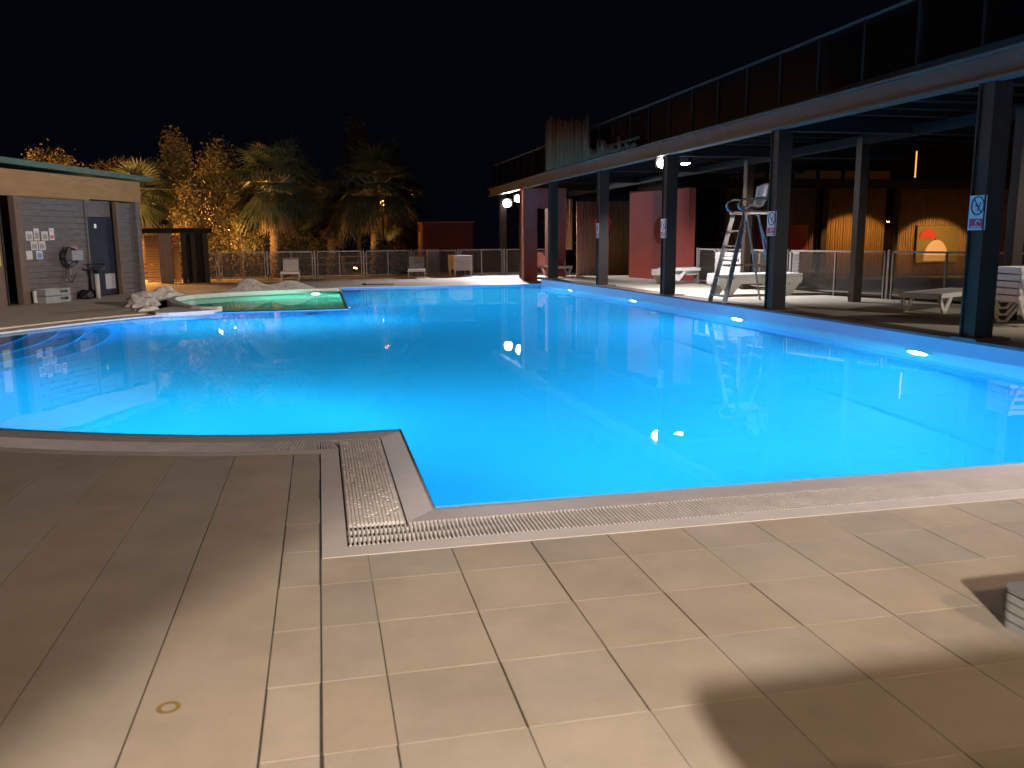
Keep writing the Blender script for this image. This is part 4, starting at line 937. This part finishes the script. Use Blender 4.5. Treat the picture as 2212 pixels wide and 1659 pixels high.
# pebble mounds
pm = thing('pebble_mound', 'low two humped mound faced with white pebbles behind the kids pool', 'mound', (-1.1, 24.75, 0))
def mh(x, y):
    return max(0, 0.36 * math.exp(-((x + 0.85) / 0.42) ** 2 - (y / 0.42) ** 2) + 0.30 * math.exp(-((x - 0.25) / 0.62) ** 2 - (y / 0.42) ** 2) - 0.03)
b = MB(); nx, ny = 40, 14
vv = [(-1.9 + 3.6 * i / nx, -0.6 + 1.2 * j / ny, mh(-1.9 + 3.6 * i / nx, -0.6 + 1.2 * j / ny)) for j in range(ny + 1) for i in range(nx + 1)]
b.add(vv, [(j * (nx + 1) + i, j * (nx + 1) + i + 1, (j + 1) * (nx + 1) + i + 1, (j + 1) * (nx + 1) + i) for j in range(ny) for i in range(nx)])
b.build('mound', M['rock'], pm, smooth=True)
b = MB()
for k in range(2200):
    x, y = random.uniform(-1.6, 1.5), random.uniform(-0.5, 0.15); z = mh(x, y)
    if z < 0.015 and random.random() > 0.15: continue
    r_ = random.uniform(0.025, 0.055); ps = []
    for a in range(5): ps.append((x + r_ * math.cos(a * 1.257), y + r_ * 0.8 * math.sin(a * 1.257), z + r_ * 0.15))
    ps.append((x, y - 0.01, z + r_ * 0.8)); b.add(ps, [(a, (a + 1) % 5, 5) for a in range(5)])
tag(b.build('pebbles', M['pebble'], pm), kind='stuff')
b = MB(); b.box((1.3, 27.5, 0.002), (2.3, 27.62, 0.02)); b.box((1.3, 27.5, 0.02), (1.42, 27.62, 0.05)); tag(b.build('drain_cover', M['channel']), 'dark narrow drain cover lying in the far deck', 'drain cover')

# ------------------------------------------------------------------ red block beyond the fence
rb = thing('service_block', 'windowless dark red service block with amber lit left side', 'building', (0, 0, 0))
b = MB(); b.box((4.5, 38.0, -0.05), (6.75, 40.2, 2.14)); b.build('wall', M['reddk'], rb)
b = MB(); b.box((4.44, 37.94, 2.143), (6.81, 40.26, 2.19)); b.build('roof', M['slat'], rb)
b = MB(); b.box((4.47, 38.5, -0.05), (4.498, 39.6, 1.75)); b.build('door', M['slat'], rb)
t = thing('cabinet', 'tall pale cabinet standing in front of the red block', 'cabinet', (4.75, 36.6, 0)); b = MB(); b.cbox((-0.25, -0.2, -0.05), (0.25, 0.2, 1.0), 0.02); b.build('body', M['pvc'], t); b = MB(); b.box((-0.22, -0.207, 0.45), (0.22, -0.201, 0.47)); b.build('drawer_line', M['greyink'], t)

# picnic tables
def make_table():
    t = thing('picnic_table', '-', 'picnic table')
    b = MB(); 
    for k in range(5): b.box((-0.9, -0.37 + k * 0.15, 0.71), (0.9, -0.37 + k * 0.15 + 0.135, 0.75))
    b.build('table_top', M['table'], t)
    for s in (-1, 1):
        b = MB(); b.box((-0.9, s * 0.72 - 0.13, 0.41), (0.9, s * 0.72 + 0.13, 0.45)); b.build('bench', M['table'], t)
        for q in (-1, 1):
            b = MB(); b.bar((s * 0.65, q * 0.22, 0.70), (s * 0.65, q * 0.62, 0.0), 0.045, 0.1, upv=V((1, 0, 0))); b.build('leg', M['table'], t)
        b = MB(); b.bar((s * 0.65, -0.82, 0.38), (s * 0.65, 0.82, 0.38), 0.045, 0.08); b.build('crossbar', M['table'], t)
    return t
tb, tu = make_table(), [False]
for x, y, lab in [(-4.9, 38.0, 'picnic table behind the far fence nearest the louvre shelter'), (-2.6, 39.5, 'picnic table behind the fence left of the first palm trunk'), (-0.3, 38.0, 'picnic table behind the fence between both palms'), (1.7, 39.8, 'picnic table behind the fence right beside the brightly lit palm trunk')]:
    place(tb, tu, (x, y, -0.05), random.uniform(-0.05, 0.05), lab, 'picnic tables behind the fence')

# ------------------------------------------------------------------ trees
def blades(b, c, d, L, n=13, spread=2.3, droop=0.35, w_=0.05):
    # fan of narrow leaflets
    d = V(d).normalized(); s = d.cross(V((0, 0, 1)))
    if s.length < 0.1: s = V((1, 0, 0))
    s.normalize(); u = s.cross(d)
    for k in range(n):
        a = (-0.5 + k / (n - 1)) * spread; dir_ = (d * math.cos(a) + s * math.sin(a)).normalized()
        l = L * (0.75 + 0.25 * math.cos(a)) * random.uniform(0.85, 1.05); side = dir_.cross(u).normalized() * w_
        m = c + dir_ * l * 0.6 + V((0, 0, -droop * 0.15 * l)); e = c + dir_ * l + V((0, 0, -droop * l))
        b.add([c, m - side, m + side, e], [(0, 1, 2), (1, 3, 2)])
def palm(x, y, h, R, label, nf=46, trunk_r=0.2, lean=0.1, m='palm', skirt=True):
    t = thing('palm_tree', label, 'palm tree', (x, y, -0.05)); top = V((lean, 0, h))
    b = MB(); pts = []; rs = []
    for k in range(int(h / 0.09)):
        f = k / (h / 0.09); pts.append((lean * f * f, 0, h * f)); rs.append(trunk_r * (1.15 - 0.25 * f) * (1.0 if k % 2 else 0.86) * random.uniform(0.95, 1.06))
    b.tube(pts, rs, 12); b.build('trunk', M['bark'], t)
    b = MB()
    for k in range(nf):
        a = random.uniform(0, 2 * PI); el = random.uniform(-0.75, 1.35); d = V((math.cos(a) * math.cos(el), math.sin(a) * math.cos(el), math.sin(el)))
        p = R * random.uniform(0.38, 0.52); tip = top + d * p + V((0, 0, 0.1)); b.bar(top, tip, 0.02, 0.02)
        d2 = (d + V((0, 0, -0.25))).normalized(); blades(b, tip, d2, R * random.uniform(0.55, 0.68), 19, 2.9, random.uniform(0.1, 0.5), 0.045)
    b.build('crown', M[m], t)
    if skirt:
        b = MB()
        for k in range(26):
            a = random.uniform(0, 2 * PI); s0 = top + V((0, 0, -random.uniform(0.0, 0.5))); d = V((math.cos(a) * 0.5, math.sin(a) * 0.5, -0.9)).normalized(); tip = s0 + d * R * 0.3
            b.bar(s0, tip, 0.02, 0.02); blades(b, tip, d, R * 0.35, 9, 1.6, 0.3, 0.03)
        b.build('crown_skirt', M['skirt'], t)
    return t
def tree(x, y, h, w_, label, m='leaf', n=5200, z0=0.8, seed=1, leaf=0.068, lobes=9, hang=0.3):
    rn = random.Random(seed); t = thing('leafy_tree', label, 'tree', (x, y, -0.05))
    b = MB(); b.tube([(0, 0, 0), (0.05, 0, h * 0.35), (-0.05, 0.05, h * 0.65)], [0.14, 0.11, 0.05], 8)
    L = []
    for k in range(lobes):
        a = rn.uniform(0, 2 * PI); f = rn.random(); rr = w_ * 0.5 * rn.uniform(0.15, 0.75) * (1 - 0.45 * f); z = z0 + (h - z0) * (0.12 + 0.76 * f)
        c = V((rr * math.cos(a), rr * math.sin(a), z)); L.append((c, rn.uniform(0.28, 0.45) * w_ * 0.5 * (1.15 - 0.4 * f)))
        b.tube([(0, 0, h * 0.3 * (0.5 + f)), c * 0.6 + V((0, 0, z * 0.3)), c], [0.05, 0.03, 0.012], 6)
    L.append((V((0, 0, h - w_ * 0.16)), w_ * 0.17))
    b.build('trunk', M['bark'], t)
    b = MB()
    for k in range(int(n * 1.4)):
        c, r_ = rn.choice(L); d = V((rn.gauss(0, 1), rn.gauss(0, 1), rn.gauss(0, 1))).normalized() * (rn.random() ** 0.45) * r_; d.z *= 1.15
        if rn.random() < 0.12: d *= 1.35
        p = c + d + V((0, 0, -hang * rn.random() ** 3 * 1.2)); 
        u = V((rn.gauss(0, 1), rn.gauss(0, 1), rn.gauss(0, 1))).normalized(); v = u.cross(V((rn.gauss(0, 1), rn.gauss(0, 1), rn.gauss(0, 1)))).normalized(); s = leaf * rn.uniform(0.6, 1.3)
        b.add([p - u * s, p - v * s * 0.45, p + u * s, p + v * s * 0.45], [(0, 1, 2, 3)])
    b.build('crown', M[m], t)
    return t
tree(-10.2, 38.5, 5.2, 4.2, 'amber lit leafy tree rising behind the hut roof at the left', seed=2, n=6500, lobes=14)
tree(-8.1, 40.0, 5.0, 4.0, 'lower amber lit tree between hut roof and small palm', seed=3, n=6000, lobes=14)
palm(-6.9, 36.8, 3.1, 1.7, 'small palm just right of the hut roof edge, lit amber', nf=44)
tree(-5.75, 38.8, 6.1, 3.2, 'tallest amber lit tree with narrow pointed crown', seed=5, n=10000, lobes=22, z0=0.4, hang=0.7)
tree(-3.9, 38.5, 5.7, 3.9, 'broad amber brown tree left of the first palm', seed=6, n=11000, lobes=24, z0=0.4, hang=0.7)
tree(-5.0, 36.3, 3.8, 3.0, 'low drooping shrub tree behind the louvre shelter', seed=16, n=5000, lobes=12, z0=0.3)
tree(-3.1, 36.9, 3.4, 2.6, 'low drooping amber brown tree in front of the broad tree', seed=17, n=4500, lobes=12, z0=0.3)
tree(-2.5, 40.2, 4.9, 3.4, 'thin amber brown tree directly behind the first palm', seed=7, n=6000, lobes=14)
palm(-1.75, 36.2, 3.5, 2.2, 'palm with green crown and pinkish trunk left of centre', nf=74)
palm(2.35, 37.0, 3.5, 2.3, 'tallest palm with dark crown and brightly lit trunk', nf=80)
palm(0.55, 40.5, 2.6, 1.7, 'low dark palm between the two tall palms', nf=46)
palm(3.4, 40.5, 2.3, 1.4, 'small dark palm leaning by the red block', nf=40)
globe_lamp((-2.1, 39.3, 0), 3.0, 'amber lamp added behind the crown of the first palm to light the tables', 200, r=0.06, m='strip')  # added lamp kept behind the crown, brightens tables and rear trees
globe_lamp((-4.5, 40.4, 0), 2.6, 'amber lamp added out of sight to light the back row of trees', 1100, r=0.06, m='strip')  # added lamp, fills the gaps between the trees with glow
globe_lamp((-8.2, 38.3, 0), 2.6, 'amber lamp hidden behind the small palm', 500, r=0.06, m='strip')
for i, (x, h) in enumerate(((-8.8, 4.3), (-6.6, 4.6), (-4.9, 4.9), (-3.2, 4.6), (-1.2, 3.9))):
    tree(x, 41.6, h, 3.0, ['dim leafy tree of the back row, behind the hut roof', 'dim leafy tree of the back row, right of the small palm', 'dim leafy tree of the back row behind the tallest amber tree', 'dim leafy tree of the back row left of the first palm', 'dim leafy tree of the back row right of the first palm'][i], seed=50 + i, n=5000, lobes=16, z0=0.1, hang=0.6)
tree(-0.6, 43.5, 4.6, 4.2, 'dim brown green tree behind the low palm', seed=9, n=6000, lobes=14)
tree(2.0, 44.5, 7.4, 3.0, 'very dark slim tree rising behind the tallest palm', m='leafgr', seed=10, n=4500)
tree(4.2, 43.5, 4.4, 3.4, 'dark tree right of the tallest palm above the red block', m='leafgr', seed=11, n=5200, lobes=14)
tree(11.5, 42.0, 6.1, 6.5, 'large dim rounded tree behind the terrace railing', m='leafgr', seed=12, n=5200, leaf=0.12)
def shrub(x, y, h, label, m, seed):
    rn = random.Random(seed); b = MB()
    for k in range(1500):
        p = V((rn.gauss(0, 0.45), rn.gauss(0, 0.3), abs(rn.gauss(0.1, 0.45)) * h)); 
        if p.z > h: continue
        u = V((rn.gauss(0, 1), rn.gauss(0, 1), rn.gauss(0, 1))).normalized(); v = u.cross(V((rn.gauss(0, 1), 0.3, 1))).normalized(); s = rn.uniform(0.03, 0.07)
        b.add([p - u * s, p - v * s * 0.5, p + u * s, p + v * s * 0.5], [(0, 1, 2, 3)])
    t = thing('shrub', label, 'shrub', (x, y, -0.05)); b.build('crown', M[m], t); b = MB(); b.tube([(0, 0, 0), (0, 0, h * 0.5)], [0.03, 0.01], 6); b.build('trunk', M['bark'], t)
for i, (x, y, h, m, lab) in enumerate([(-4.1, 34.8, 1.7, 'leaf', 'amber lit shrub behind the fence next to the louvre shelter'), (-0.9, 35.0, 1.3, 'leafgr', 'dark shrub behind the fence left of the alone standing lounger'), (0.0, 35.4, 2.0, 'leaf', 'olive shrub hanging over the fence between the palms'),
                     (2.5, 35.0, 1.6, 'leafgr', 'dark shrub at the foot of the tallest palm'), (3.3, 35.6, 1.5, 'leafgr', 'dark shrub between tallest palm and red block'), (-2.9, 35.2, 1.4, 'leaf', 'amber shrub behind the fence under the broad tree')]):
    shrub(x, y, h, lab, m, 30 + i)
b = MB(); b.tube([(-8.0, 35.0, 3.45), (-3, 35.0, 3.28), (2, 36.0, 3.30), (4.6, 38.2, 3.5)], 0.009, 5); tag(b.build('overhead_cable', M['channel']), 'thin pale cable strung across in front of the trees', 'cable')
